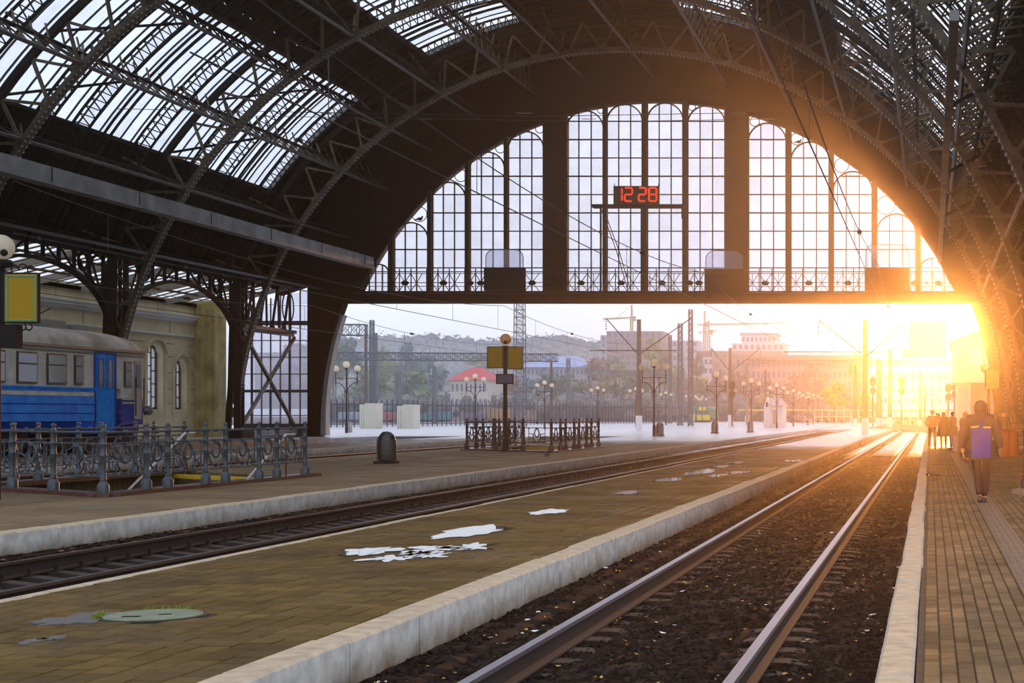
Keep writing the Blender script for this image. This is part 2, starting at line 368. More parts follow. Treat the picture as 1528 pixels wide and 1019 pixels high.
for i in range(4): tb.bbox(.03+i*.07, .06+i*.07, .015, .275, .008, .014, .004)
me = tb.mesh('tactile_slab', TAC)
while y < 60: inst('tactile_slab', me, RB, (TAC0+.005, y, .0)); y += .30
# left platforms, with the two stairwells cut out
WX0, WX1 = -18.9, -14.5
W1 = dict(na=28.35, nb=31.6, fa=37.5, fb=40.6)      # near line from (WX1,na) to (WX0,nb); far line
W2 = dict(na=61.0, nb=65.4, fa=69.6, fb=74.2)
polys = [rect(-20.0, WX0, -14, 160), rect(WX1, -11.5, -14, 200),
         [(WX0, -14), (WX1, -14), (WX1, W1['na']), (WX0, W1['nb'])],
         [(WX0, W1['fb']), (WX1, W1['fa']), (WX1, W2['na']), (WX0, W2['nb'])],
         [(WX0, W2['fb']), (WX1, W2['fa']), (WX1, 200), (WX0, 200)]]
P3 = platform('left_platform_paving', polys, PAVE_3, -2.6)
kerb_run(P3, -11.51, -11.26, 17, 199, 1.9, KERB, stop=150)
kerb_run(P3, -20.12, -20.0, 30, 112, 2.2, KERB, stop=80, ch=.01)
P4 = platform('far_left_platform_paving', [rect(-30.6, -25.85, 0, 158)], PAVE_4)
kerb_run(P4, -25.86, -25.6, 40, 112, 2.4, KERB, stop=112)
P5 = platform('building_apron_paving', [rect(-48, -36.3, 0, 106)], PAVE_4)
b = MB(); b.box(-20.02, -11.5, 20, 30, -3.2, -2.6); b.box(-20.02, -11.5, 20, 80, -3.2, -2.6); struct(b.build('underpass_floor', mat('underpass_stone', (60, 56, 50), .7)))

# ------------------------------------------------------------ tracks
BAL = mat('oily_ballast', (28, 22, 18), .9, var=.5, vs=3, bump=.8, bs=40, spec=.05)
BALS = mat('ballast_stone', (40, 31, 25), .9, col2=(18, 15, 13), spec=.08, vs=6, rand=.6)
RAILS = mat('polished_rail_head', (215, 215, 225), .3, 1.0)
RAILB = mat('rusty_rail_side', (32, 22, 18), .75, var=.3, vs=6)
SLEEP = mat('stained_concrete_sleeper', (58, 49, 41), .85, col2=(28, 23, 20), vs=3, bump=.3)
CLIP = mat('greasy_rail_clip', (40, 34, 30), .55, .3)
def curve_off(Y, k=.004, s=150): return -k*max(0, Y-s)**2
def track(name, label, xl, xr, y0, y1, balz, sl0, sl1, group=None, curve=True, fast=60, sleepers=True, prof=None, dull=False):
    t = thing(name, label, 'railway track', ((xl+xr)/2, y0, -.35), group)
    ys = [y0+(y1-y0)*i/8 for i in range(9)] if not curve else [y0, 40, 80, 120, 150]+[150+5*i for i in range(1, int((y1-150)/5)+1)]
    RT = -.15
    for xx in (xl, xr):
        hd = MB(); bd = MB(); pf = [(-.035, 0), (.035, 0), (.037, -.03), (-.037, -.03)]
        web = [(-.03, -.03), (.03, -.03), (.01, -.05), (.01, -.145), (.07, -.16), (.07, -.175), (-.07, -.175), (-.07, -.16), (-.01, -.145), (-.01, -.05)]
        for pr, q in ((pf, hd), (web, bd)):
            base = len(q.v); k = len(pr)
            for Y in ys:
                ox = xx+(curve_off(Y) if curve else 0)
                q.v += [(ox+p[0], Y, RT+p[1]) for p in pr]
            for i in range(len(ys)-1):
                for j in range(k):
                    j2 = (j+1) % k; q.f.append((base+i*k+j, base+(i+1)*k+j, base+(i+1)*k+j2, base+i*k+j2))
            q.f.append(tuple(base+j for j in range(k)))
        r_ = bd.build('rail', RAILB, t)
        hb = hd.build('rail_head', RAILS if not dull else mat('worn_rail_head', (96, 88, 84), .3, .9), r_)
    # sleepers
    if sleepers:
        s = MB(); xc = (xl+xr)/2
        for a, bz, c, dz in ((-1.35, -.06, -.95, 0), (-.95, 0, -.62, 0), (-.62, 0, -.2, -.05), (-.2, -.05, .2, -.05), (.2, -.05, .62, 0), (.62, 0, .95, 0), (.95, 0, 1.35, -.06)):
            s.hexa([(a, -.14, -.2), (c, -.14, -.2), (c, .14, -.2), (a, .14, -.2), (a, -.11, bz), (c, -.11, dz), (c, .11, dz), (a, .11, bz)])
        me = s.mesh('sleeper', SLEEP)
        cb = MB()
        for sx in (-1, 1):
            for q in (-.1, .1):
                x_ = sx*(xr-xl)/2+q; cb.box(x_-.035, x_+.035, -.06, .06, 0, .02); cb.box(x_-.02, x_+.02, -.02, .02, .02, .09); cb.lathe([(.022, .03), (.022, .07)], (x_, 0, 0), 6)
        mc = cb.mesh('rail_clips', CLIP)
        y = sl0
        while y < sl1:
            so = inst('sleeper', me, t, (0, y-y0, .017+ R.uniform(-.008, .008)), (0, 0, R.uniform(-.006, .006)))
            if y < fast: stuff(inst('rail_clips', mc, so, (0, 0, 0)))
            y += .543
    return t
T1 = track('railway_track', 'broad railway track with two brightly polished rails in dark ballast', -2.785, -1.205, 5, 205, -.36, 7.3, 150, fast=0)
T2 = track('railway_track', 'dark railway track sunk between two brick paved platforms, the near one with puddles', -9.97, -8.39, 12, 205, -.38, 16, 150, fast=60, dull=True)
T3 = track('railway_track', 'empty railway track hidden below the platform with the stair railings', -23.6, -22.02, 20, 110, -.4, 20, 110, curve=False, fast=0, dull=True)
T4 = track('railway_track', 'railway track under the blue and white train', -33.75, -32.17, 20, 158, -.4, 20, 100, curve=False, fast=0, dull=True)
# ballast beds: bumpy sheets plus loose stones
BAL_SHEEN = pavemat('ballast_sky_sheen', (26, 20, 16), (38, 30, 24), (176, 166, 178), 62, 78, None, wet=.1, rough=.85)  # far end painted pale lavender for the sky reflected in wet stones
def bed(name, x0, x1, y0, y1, z, prof, m, mat_=BAL, nx=26, dy=.16):
    b = MB(); rr = random.Random(5)
    ys = [y0]
    while ys[-1] < y1: ys.append(ys[-1]+dy*max(1, ys[-1]/12))
    for Y in ys:
        for i in range(nx+1):
            x = x0+(x1-x0)*i/nx; b.v.append((x+(curve_off(Y) if Y > 150 else 0), Y, z+prof(x)+rr.uniform(-.012, .012)))
    for j in range(len(ys)-1):
        for i in range(nx):
            a = j*(nx+1)+i; b.f.append((a, a+1, a+nx+2, a+nx+1))
    return struct(b.build(name, mat_))
def prof1(x):
    d = abs(x+1.995)
    return (-.0 if d < .45 else (-.03 if d < 1.0 else -.035)) + (.05 if x < -3.45 else 0)
B1 = bed('ballast_bed_near', -3.74, -.27, 6, 205, -.315, prof1, 1, BAL_SHEEN)
def prof2(x):
    d = abs(x+9.18); return -.085 if d < 1.3 else (.05 if x < -10.9 else -.03)
B2 = bed('ballast_bed_sunken', -11.28, -7.2, 14, 205, -.33, prof2, 1, BAL_SHEEN)
B3 = bed('ballast_bed_middle', -25.65, -20.08, 20, 112, -.36, lambda x: 0, 1, nx=8, dy=.6)
B4 = bed('ballast_bed_train', -36.3, -30.55, 20, 158, -.4, lambda x: 0, 1, nx=8, dy=.6)
def stones(parent, x0, x1, y0, y1, z, prof, n, s0, s1, mat_, name):
    rng = np.random.default_rng(11)
    base = np.array([(1, 0, -.3), (-.5, .9, -.3), (-.6, -.8, -.3), (.1, .1, .8), (.7, .7, .2), (-.9, .1, .3), (.3, -.9, .25)])
    tri = [(0, 4, 3), (4, 1, 3), (1, 5, 3), (5, 2, 3), (2, 6, 3), (6, 0, 3), (0, 1, 4), (1, 2, 5), (2, 0, 6)]
    V = []; Fc = []
    u = rng.random(n); Y = y0*(y1/y0)**u                 # denser close by
    X = rng.uniform(x0, x1, n); S = rng.uniform(s0, s1, n); An = rng.uniform(0, 6.28, n)
    for i in range(n):
        px = VX+F*X[i]/Y[i]
        if not (-30 < px < 1560): continue
        c, s_ = math.cos(An[i]), math.sin(An[i]); k = len(V); zz = z+prof(X[i])
        for p in base+rng.uniform(-.25, .25, (7, 3)):
            V.append((X[i]+S[i]*(c*p[0]-s_*p[1]), Y[i]+S[i]*(s_*p[0]+c*p[1]), zz+S[i]*p[2]*.8))
        Fc += [(a+k, b_+k, c_+k) for a, b_, c_ in tri]
    q = MB(); q.v = V; q.f = Fc
    return stuff(q.build(name, mat_, parent))
stones(B1, -3.7, -.3, 7.6, 68, -.315, prof1, 30000, .014, .034, BALS, 'ballast_stones')
stones(B2, -11.2, -7.3, 17, 70, -.33, prof2, 12000, .018, .04, BALS, 'ballast_stones')
LEAF = mat('fallen_leaf', (176, 132, 40), .7, rand=.5, var=.2)
def leaves(parent, boxes, n, mat_, name, s=(.012, .028)):
    q = MB(); rr = random.Random(21)
    for i in range(n):
        x0, x1, y0, y1, z = rr.choice(boxes); X = rr.uniform(x0, x1); Y = y0*(y1/y0)**rr.random(); a = rr.uniform(0, 6.28); r_ = rr.uniform(*s)
        pts = [(X+r_*k*math.cos(a+t), Y+r_*k*math.sin(a+t), z+rr.uniform(0, .015)) for t, k in ((0, 1), (1.2, .6), (2.6, .8), (3.6, .9), (5.0, .6))]
        q.poly(pts)
    return stuff(q.build(name, mat_, parent))
leaves(B1, [(-3.6, -2.95, 8, 70, -.255), (-1.0, -.35, 8, 60, -.32), (-2.7, -1.3, 8, 40, -.28)], 420, LEAF, 'fallen_leaves')
leaves(B1, [(-3.6, -2.95, 8, 70, -.25), (-1.0, -.35, 8, 60, -.32), (-2.7, -1.3, 8, 60, -.28)], 110, mat('paper_scrap', (225, 222, 218), .8), 'litter_scraps', (.012, .04))
leaves(B2, [(-11.15, -10.6, 18, 60, -.25)], 260, mat('brown_leaf', (104, 66, 34), .8, rand=.4, var=.1), 'fallen_leaves', (.03, .06))

# manhole cover, puddles
mh = thing('manhole_cover', 'round pale green stone manhole cover set in the paving of the centre platform', 'manhole cover', (MH.x, MH.y, 0))
b = MB(); b.lathe([(.355, -.02), (.355, .004), (.335, .006), (.335, -.02)], n=40); b.build('rim', mat('moss_rim', (52, 48, 32), .8), mh, False)
b = MB(); b.lathe([(.33, -.02), (.33, .008), (.318, .014), (1e-3, .016)], n=40); b.build('lid', mat('worn_lid', (128, 134, 108), .6, col2=(100, 106, 84), vs=6), mh, False)
b = MB(); b.box(-.14, -.02, -.18, -.14, .014, .019); b.beam((.06, -.05, .017), (.14, -.02, .017), .02, .006); b.build('lifting_slot', IRONB, mh, False)
gr = MB(); rr = random.Random(4)
for i in range(130):
    a = rr.choice([rr.uniform(1.2, 2.2), rr.uniform(3.0, 3.8)]); r_ = rr.uniform(.34, .4); x, y = r_*math.cos(a), r_*math.sin(a); h = rr.uniform(.02, .05)
    gr.poly([(x-.006, y, 0), (x+.006, y, 0), (x+rr.uniform(-.02, .02), y+rr.uniform(-.02, .02), h)])
stuff(gr.build('grass_tuft', mat('moss_grass', (120, 128, 36), .9), mh, False))
PUD = mat('still_water', (34, 30, 26), .015, spec=1.0)
PUD2 = mat('dull_puddle_grey', (92, 86, 82), .38, spec=.6)  # rougher, lighter grey puddle surface
def puddle(x0, x1, y0, y1, label, seed, lobes=1.0, group='rain puddles', m=None):
    rr = random.Random(seed); a = G(x0, (y0+y1)/2); c = G(x1, (y0+y1)/2); yn = G(0, y1).y; yf = G(0, y0).y
    cx = (a.x+c.x)/2; hx = (c.x-a.x)/2; cyy = (yn+yf)/2; hy = (yf-yn)/2
    pts = []; ph = [rr.uniform(0, 6.28) for _ in range(5)]
    sh = (a.x*0)
    for i in range(72):
        t = 2*PI*i/72; k = 1+lobes*.12*(math.sin(3*t+ph[0])+.9*math.sin(5*t+ph[1])+.7*math.sin(9*t+ph[2])+.5*math.sin(14*t+ph[3]))
        pts.append((cx+hx*k*math.cos(t), cyy+hy*k*math.sin(t)))
    q = MB(); q.prism(pts, -.005, .0065)
    o = q.build('puddle', m or PUD); tag(o, label, 'puddle', group); return o
puddle(662, 742, 784, 803, 'long bright rain puddle in the middle of the centre platform', 1, .8)
puddle(516, 590, 817, 829, 'ragged puddle left of the long bright one on the centre platform', 2, 1.2)
puddle(795, 842, 760, 768, 'small oval puddle beyond the long bright one', 3)
for i, (x0, x1, y0, y1) in enumerate(((556, 612, 828, 838), (600, 648, 822, 831), (612, 680, 815, 826), (668, 728, 812, 821), (628, 664, 826, 833))):
    o = puddle(x0, x1, y0, y1, ['leftmost', 'second from left', 'middle', 'rightmost', 'fourth from left'][i]+' of the broken water patches before the long bright puddle', 30+i, 2.6, 'broken water patches in front of the long puddle')
for i, (x0, x1, y0, y1, lb) in enumerate((
    (980, 1016, 713, 719, 'thin puddle near the left edge of the centre platform, nearest of the far group'), (1030, 1064, 700, 709, 'widest puddle of the far group near the middle of the platform'),
    (1066, 1092, 694, 698, 'narrow puddle just beyond the widest far one'), (1086, 1110, 689, 692, 'farthest little puddle in the row along the centre platform'),
    (1058, 1084, 707, 712, 'puddle on the kerb side of the widest far one'), (1168, 1204, 686, 689, 'thin streak of water near the kerb where the paving turns pale'),
    (1085, 1120, 703, 707, 'faint puddle right of the widest far one'), (150, 30, 0, 0, ''), (925, 955, 732, 738, 'dull puddle just right of the small oval one'))):
    if lb: puddle(x0, x1, y0, y1, lb, 50+i)
puddle(72, 152, 914, 934, 'dull wet hollow touching the left of the manhole cover', 61, 1.3, m=PUD2)
puddle(34, 62, 953, 962, 'small dull puddle nearest the lower left corner', 62, 1.3, m=PUD2)
puddle(66, 94, 949, 956, 'small dull puddle between the manhole cover and the lower left corner', 63, 1.3, m=PUD2)
puddle(1378, 1400, 706, 710, 'streak of water across the kerb of the right platform', 64)
# ------------------------------------------------------------ train shed: end wall
YE = 104.5; K = YE/F
CX, CZ = -18.3, .14
RL, RU, RD = 22.97, 24.9, 25.35
def E(x, y, Y=YE): return A(x, y, YE)+Vector((0, Y-YE, 0))
ACX, ACY, ACR, OPR = 982, 640, 488, 503
def arch_y(x, r=ACR): return ACY-math.sqrt(max(0, r*r-(x-ACX)**2))
def outer_y(x):
    r = 590; return 648-math.sqrt(max(0, r*r-(x-968)**2))
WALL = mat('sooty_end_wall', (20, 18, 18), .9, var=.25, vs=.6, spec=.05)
b = MB(); YF, YB = YE-.5, YE+.6
def slab(xa, xb, ta, tb, ba, bb):
    p = [E(xa, ba, YF), E(xb, bb, YF), E(xb, bb, YB), E(xa, ba, YB), E(xa, ta, YF), E(xb, tb, YF), E(xb, tb, YB), E(xa, ta, YB)]
    b.hexa(p)
GR = 651.3
xs = sorted(set([396+4*i for i in range(292)]+[463, 479, 515, 538, 1426, 1449]))
for x0, x1 in zip(xs, xs[1:]):
    xm = (x0+x1)/2
    if x1 <= 463: bot0, bot1 = [425+(463-x)*.336 for x in (x0, x1)]
    elif xm < 479: bot0 = bot1 = GR
    elif xm < 538: bot0 = bot1 = None
    elif xm < 1426: bot0, bot1 = arch_y(x0), arch_y(x1)
    else: bot0 = bot1 = None
    if bot0 is None:
        f = lambda x: min(GR, arch_y(x, OPR)) if (x < 515 or x > 1449) else 452
        if xm > 1485: f = lambda x: GR
        bot0, bot1 = f(x0), f(x1)
    o0, o1 = (outer_y(x0), outer_y(x1)) if 380 < xm < 1556 else (640, 640)
    if bot0 > o0+1: slab(x0, x1, o0, min(o1, bot1-.5), bot0, bot1)
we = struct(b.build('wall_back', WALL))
b = MB(); b.prismY([tuple(E(x, y)[i] for i in (0, 2)) for x, y in ((512, 452), (1452, 452), (1452, 437), (512, 437))], YE-.9, YE+.9)
for x in range(530, 1446, 11): q = E(x, 446, YE-.93); b.box(q.x-.05, q.x+.05, q.y, q.y+.04, q.z-.05, q.z+.05)
b.build('lintel', WALL, we)
PIER = []
for xa, xb in ((813.7, 846.7), (1083.7, 1117)):
    b = MB(); a0, a1 = E(xa, arch_y(xa)-8), E(xb, 438); b.box(a0.x, a1.x, YE-.55, YE+.5, a1.z, a0.z)
    for z in np.arange(a1.z+.3, a0.z, .45):
        for xx in (a0.x+.12, a1.x-.12): b.box(xx-.03, xx+.03, YE-.58, YE-.55, z-.03, z+.03)
    b.build('pier', WALL, we)
# pale inner soffit of the left pier (faces the opening)
b = MB()
for i in range(30):
    y0, y1 = 470+i*6.0, 470+(i+1)*6.0
    fx = lambda y: ACX-math.sqrt(OPR**2-(y-ACY)**2)
    p = [E(fx(y1), y1, YE-.1), E(fx(y1)+4.5+.02*(y1-470), y1, YE-.1), E(fx(y0)+4.5+.02*(y0-470), y0, YE-.1), E(fx(y0), y0, YE-.1)]
    b.prismY([(q.x, q.z) for q in p], YE-.1, YE+.62)
b.build('pier_lining', mat('pale_pier_paint', (158, 152, 150), .6, var=.1), we)
# ------------------------------------------------------------ glazed arch window, one bay at a time
BAR = mat('green_black_bar', (26, 44, 46), .6, spec=.3); MUL = mat('black_mullion', (20, 20, 22), .7)
bays = [(553, 583, 395, None, -1), (590, 641, 333, (628, 320.5, 11), 1), (647, 697, 273, (689.6, 263, 9), 1), (703, 755, 228, (748.4, 222.3, 7), 1), (760, 813, 197.5, (807, 193.4, 6.3), 1),
        (847, 902, 166.5, (897.6, 166, 4.5), 1), (907, 960, 157, None, 1), (967, 1020.5, 155, None, 1), (1027, 1083, 159, (1033.6, 161, 5), -1),
        (1117, 1174, 185, (1127, 182.5, 7), -1), (1180.5, 1238, 213, (1190, 208.5, 9), -1), (1243.5, 1302, 257, (1256, 248, 10.5), -1), (1308, 1366.5, 320, (1322, 307, 13.5), -1), (1373.5, 1424, 385, None, 1)]
wins = {}
def pxbar(mb, p, q, wpx, dep=.14, Y=YE-.3):
    a, c = E(*p, Y), E(*q, Y); mb.beam(a, c, dep, wpx*K, up=(0, 1, 0)) if abs(a.x-c.x) > abs(a.z-c.z) else mb.beam(a, c, wpx*K, dep, up=(0, 1, 0))
def hb(mb, x0, x1, y, wpx=1.7, Y=YE-.3, d=.12):
    a, c = E(x0, y, Y), E(x1, y, Y); mb.box(a.x, c.x, Y-d/2, Y+d/2, a.z-wpx*K/2, a.z+wpx*K/2)
def vb(mb, x, y0, y1, wpx=1.7, Y=YE-.3, d=.12):
    a, c = E(x, y0, Y), E(x, y1, Y); mb.box(a.x-wpx*K/2, a.x+wpx*K/2, Y-d/2, Y+d/2, c.z, a.z)
for bi, (x0, x1, top, circ, side) in enumerate(bays):
    wn = 'window_%d' % (bi+1)
    rx = (x1-x0)/2; xc = (x0+x1)/2
    ry = min(rx*1.0, 30) if top < 380 else 14
    spring = top+ry
    fr = MB()
    def barch(x): return spring-ry*math.sqrt(max(0, 1-((x-xc)/rx)**2))
    # frame: mullion at left of the bay, arch ring, spandrel circle
    n = 18
    for i in range(n):
        t0, t1 = PI*i/n, PI*(i+1)/n
        p = (xc-rx*math.cos(t0), spring-ry*math.sin(t0)); q = (xc-rx*math.cos(t1), spring-ry*math.sin(t1))
        if p[1] > arch_y(p[0])-1 and q[1] > arch_y(q[0])-1:
            fr.beam(E(*p, YE-.3), E(*q, YE-.3), .14, 2.0*K, up=(0, 1, 0)) if False else fr.beam(E(*p, YE-.3), E(*q, YE-.3), 2.0*K, .14, up=(0, 1, 0))
    for s in (x0+.6, x1-.6):
        ty = arch_y(s)
        if ty < 436: vb(fr, s, ty, 438, 1.6)
    if circ:
        c = E(circ[0], circ[1], YE-.3); fr.ring(c, circ[2]*K, circ[2]*K, .03, n=28, m=5)
    if bi == 5: c = E(843+12, 183, YE-.3)
    wo = struct(fr.build(wn, BAR))
    # glazing bars and panes
    rows = []
    yb = 437
    y = 400.3
    rows = [437]
    while y > top+6:
        rows.append(y); y -= 27.25
    bb = MB()
    for y in rows[1:]:
        xa = x0 if y > barch(x0+.3) else xc-rx*math.sqrt(max(0, 1-((spring-y)/ry)**2))
        xb = x1-(xa-x0)
        # keep inside the great arch
        while xa < xb and arch_y(xa) > y: xa += 1
        while xb > xa and arch_y(xb) > y: xb -= 1
        if xb-xa > 4: hb(bb, xa, xb, y, 1.9 if int((400.3-y)/27+.5) % 2 else 1.5)
    for k in (1, 2):
        x = x0+(x1-x0)*k/3; ty = max(barch(x), arch_y(x))
        if ty < 430: vb(bb, x, ty, 437, 1.5)
    bb.build('glazing_bar', BAR, wo)
    YG = YE-.05
    for k in range(3):
        xa, xb = x0+(x1-x0)*k/3, x0+(x1-x0)*(k+1)/3
        ys_ = rows+[None]
        for j in range(len(rows)):
            ylo = rows[j]; yhi = rows[j+1] if j+1 < len(rows) else None
            pts = [(xa, ylo), (xb, ylo)]
            m_ = 5; tp = []
            for i in range(m_+1):
                x = xb+(xa-xb)*i/m_; lim = max(barch(x), arch_y(x)); yy = lim if yhi is None else max(yhi, lim)
                tp.append((x, min(yy, ylo)))
            if max(ylo-t[1] for t in tp) < 1.5: continue
            if yhi is not None and all(abs(t[1]-yhi) < .01 for t in tp): tp = [tp[0], tp[-1]]
            q = MB(); q.prismY([(E(*p).x, E(*p).z) for p in pts+tp], YG, YG+.012); q.build('pane', GLW, wo)
    # clear spandrel glass above the small arch
    q = MB(); m_ = 14
    for i in range(m_):
        xa, xb = x0+(x1-x0)*i/m_, x0+(x1-x0)*(i+1)/m_
        p = [(xa, max(barch(xa), arch_y(xa))), (xb, max(barch(xb), arch_y(xb))), (xb, arch_y(xb)), (xa, arch_y(xa))]
        if p[0][1]-p[3][1] > .4 or p[1][1]-p[2][1] > .4:
            q.prismY([(E(*t).x, E(*t).z) for t in p], YG, YG+.012)
    if q.v: q.build('spandrel_pane', glassmat('clear_glass', (.97, .98, 1.0), .95, .1), wo)
b = MB()
for xa, xb in ((583, 590), (641, 647), (697, 703), (755, 760), (902, 907), (960, 967), (1020.5, 1027), (1174, 1180.5), (1238, 1243.5), (1302, 1308), (1366.5, 1373.5)):
    m_ = MB(); xm = (xa+xb)/2; a0, a1 = E(xa+.4, arch_y(xm)-3), E(xb-.4, 438); m_.box(a0.x, a1.x, YE-.5, YE+.1, a1.z, a0.z)
    for z in np.arange(a1.z+.2, a0.z, .3): m_.box((a0.x+a1.x)/2-.03, (a0.x+a1.x)/2+.03, YE-.53, YE-.5, z-.04, z+.04)
    m_.build('mullion', MUL, we)
# gallery along the foot of the window
gal = thing('gallery', 'black maintenance gallery with crossed railing at the foot of the arched window', 'gallery', E(982, 437, YE-1.2))
b = MB(); a, c = E(536, 438, 0), E(1444, 436, 0); b.box(a.x, c.x, YE-1.6, YE-.55, a.z-.1, a.z+.05); b.build('deck', IRONB, gal)
YG = YE-1.5
for y, w_ in ((408.5, 1.4), (411, 1), (424.5, 1), (430, .8)):
    q = MB(); x0, x1 = (543, 1436) if y > 420 else (556, 1424)
    hb(q, x0, x1, y, w_, YG, .06); q.build('rail', IRONB, gal)
segs = [(590, 641), (647, 697), (703, 735), (792, 813), (847, 902), (907, 960), (967, 1020), (1027, 1055), (1117, 1174), (1181, 1238), (1244, 1290), (1358, 1372), (1374, 1426)]
for x0, x1 in segs:
    n = max(1, round((x1-x0)/18))
    for i in range(n):
        xa, xb = x0+(x1-x0)*i/n, x0+(x1-x0)*(i+1)/n
        q = MB(); pxb = lambda p, r_: q.beam(E(*p, YG), E(*r_, YG), .9*K, .05, up=(0, 1, 0))
        vb(q, xa+.5, 404, 437, 1.3, YG, .06)
        if i % 3 == 1 or n < 3:
            pxb((xa, 411), (xb, 437)); pxb((xb, 411), (xa, 437))
            c = E((xa+xb)/2, 425, YG); q.ball(c, .16, 10, 6, sx=1.6, sy=.5)
        else:
            m_ = (xa+xb)/2; pxb((xa, 411), (m_, 425)); pxb((m_, 425), (xb, 411)); pxb((xa, 437), (m_, 425)); pxb((xb, 437), (m_, 425)); vb(q, m_, 411, 437, .7, YG, .05)
        q.build('railing_panel', IRONB, gal)
HOOD = glassmat('hood_perspex', (.88, .90, .97), .85, .1, (200, 205, 225))
for nm, x0, x1, lb in (('lamp_cabinet', 735, 792, 'black cabinet with a clear rounded hood on the gallery, left of the first thick pier'),
                       ('lamp_cabinet', 1055, 1112, 'black cabinet with a clear rounded hood on the gallery, half behind the second thick pier'),
                       ('lamp_cabinet', 1292, 1357.5, 'black cabinet with clear rounded hood on the gallery, farthest from the clock')):
    Y = YE-1.75 if x0 != 1055 else YE-.9
    t = thing(nm, lb, 'cabinet', A(x0, 436, YE)+Vector((0, Y-YE, 0)), 'cabinets on the gallery')
    q = MB(); a, c = E(x0, 437, Y), E(x1, 403.5, Y); q.box(a.x, c.x, Y-.3, Y+.25, a.z, c.z); q.box(a.x-.04, c.x+.04, Y-.34, Y+.29, c.z-.06, c.z); q.build('cabinet_body', IRONB, t)
    hd = 369 if x0 > 1200 else 376
    pts = [(x0+1, 404)]+[(x0+1+13*(1-math.cos(u)), hd+13-13*math.sin(u)) for u in np.linspace(0, PI/2, 7)]+[(x1-1-13*(1-math.cos(u)), hd+13-13*math.sin(u)) for u in np.linspace(PI/2, 0, 7)]+[(x1-1, 404)]
    q = MB(); q.prismY([(E(*p).x, E(*p).z) for p in pts], Y, Y+.01); q.build('hood', HOOD, t)
    q = MB()
    for p, r_ in zip(pts, pts[1:]): q.beam(E(*p, Y), E(*r_, Y), .04, .04, up=(0, 1, 0))
    q.build('hood_rim', IRONB, t)
# digital clock
YC = YE-1.9
ck = thing('digital_clock', 'black digital clock showing 12 28 in red on a bracket before the arched window', 'clock', E(960, 315, YC))
q = MB(); a, c = E(924.5, 310.5, YC), E(991, 284, YC); q.box(a.x, c.x, YC-.12, YC+.18, a.z, c.z); q.build('case', mat('clock_case', (22, 12, 12), .5), ck)
LED = mat('red_led', (255, 40, 10), .5, emit=(255, 52, 18), es=1.0)
seg = {'1': [(1, 0, 1, .5), (1, .5, 1, 1)], '2': [(0, 0, 1, 0), (1, 0, 1, .5), (0, .5, 1, .5), (0, .5, 0, 1), (0, 1, 1, 1)],
       '8': [(0, 0, 1, 0), (1, 0, 1, .5), (0, .5, 1, .5), (0, .5, 0, 1), (0, 1, 1, 1), (0, 0, 0, .5), (1, .5, 1, 1)]}
for ch, x0, x1 in (('1', 926.5, 937), ('2', 941, 952), ('2', 961.5, 972), ('8', 976.5, 987.5)):
    q = MB()
    for u0, v0, u1, v1 in seg[ch]:
        yt, yb_ = 286.8, 306.2
        px0, py0, px1, py1 = x0+(x1-x0)*u0, yt+(yb_-yt)*v0, x0+(x1-x0)*u1, yt+(yb_-yt)*v1
        g_ = .8
        if px0 == px1: py0 += g_; py1 -= g_
        else: px0 += g_; px1 -= g_
        a, c = E(px0, py0, YC-.14), E(px1, py1, YC-.14); q.beam(a, c, 2.1*K, .04, up=(0, 1, 0))
    q.build('digit', LED, ck)
q = MB(); a, c = E(893, 315.5, YC), E(1027, 310.6, YC); q.box(a.x, c.x, YC-.15, YC+.5, a.z, c.z); q.build('shelf', IRONB, ck)
for x in (903, 963, 1023):
    q = MB(); hh = 437 if x < 1000 else 330
    vb(q, x, 315, hh, 2.4, YC+.5, .1)
    if x == 963: pass
    q.build('bracket', IRONB, ck)
q = MB(); q.tube([E(906, 316, YC), E(928, 380, YC+.2), E(944, 438, YC+.4)], .03, 5); q.tube([E(909, 316, YC), E(932, 380, YC+.2), E(948, 438, YC+.4)], .03, 5)
q.build('cable', TEAL, ck)
for x, y0 in ((925.5, 284), (990, 284)):
    q = MB(); vb(q, x, y0-4, y0, .9, YC, .04); q.build('stud', IRONB, ck)

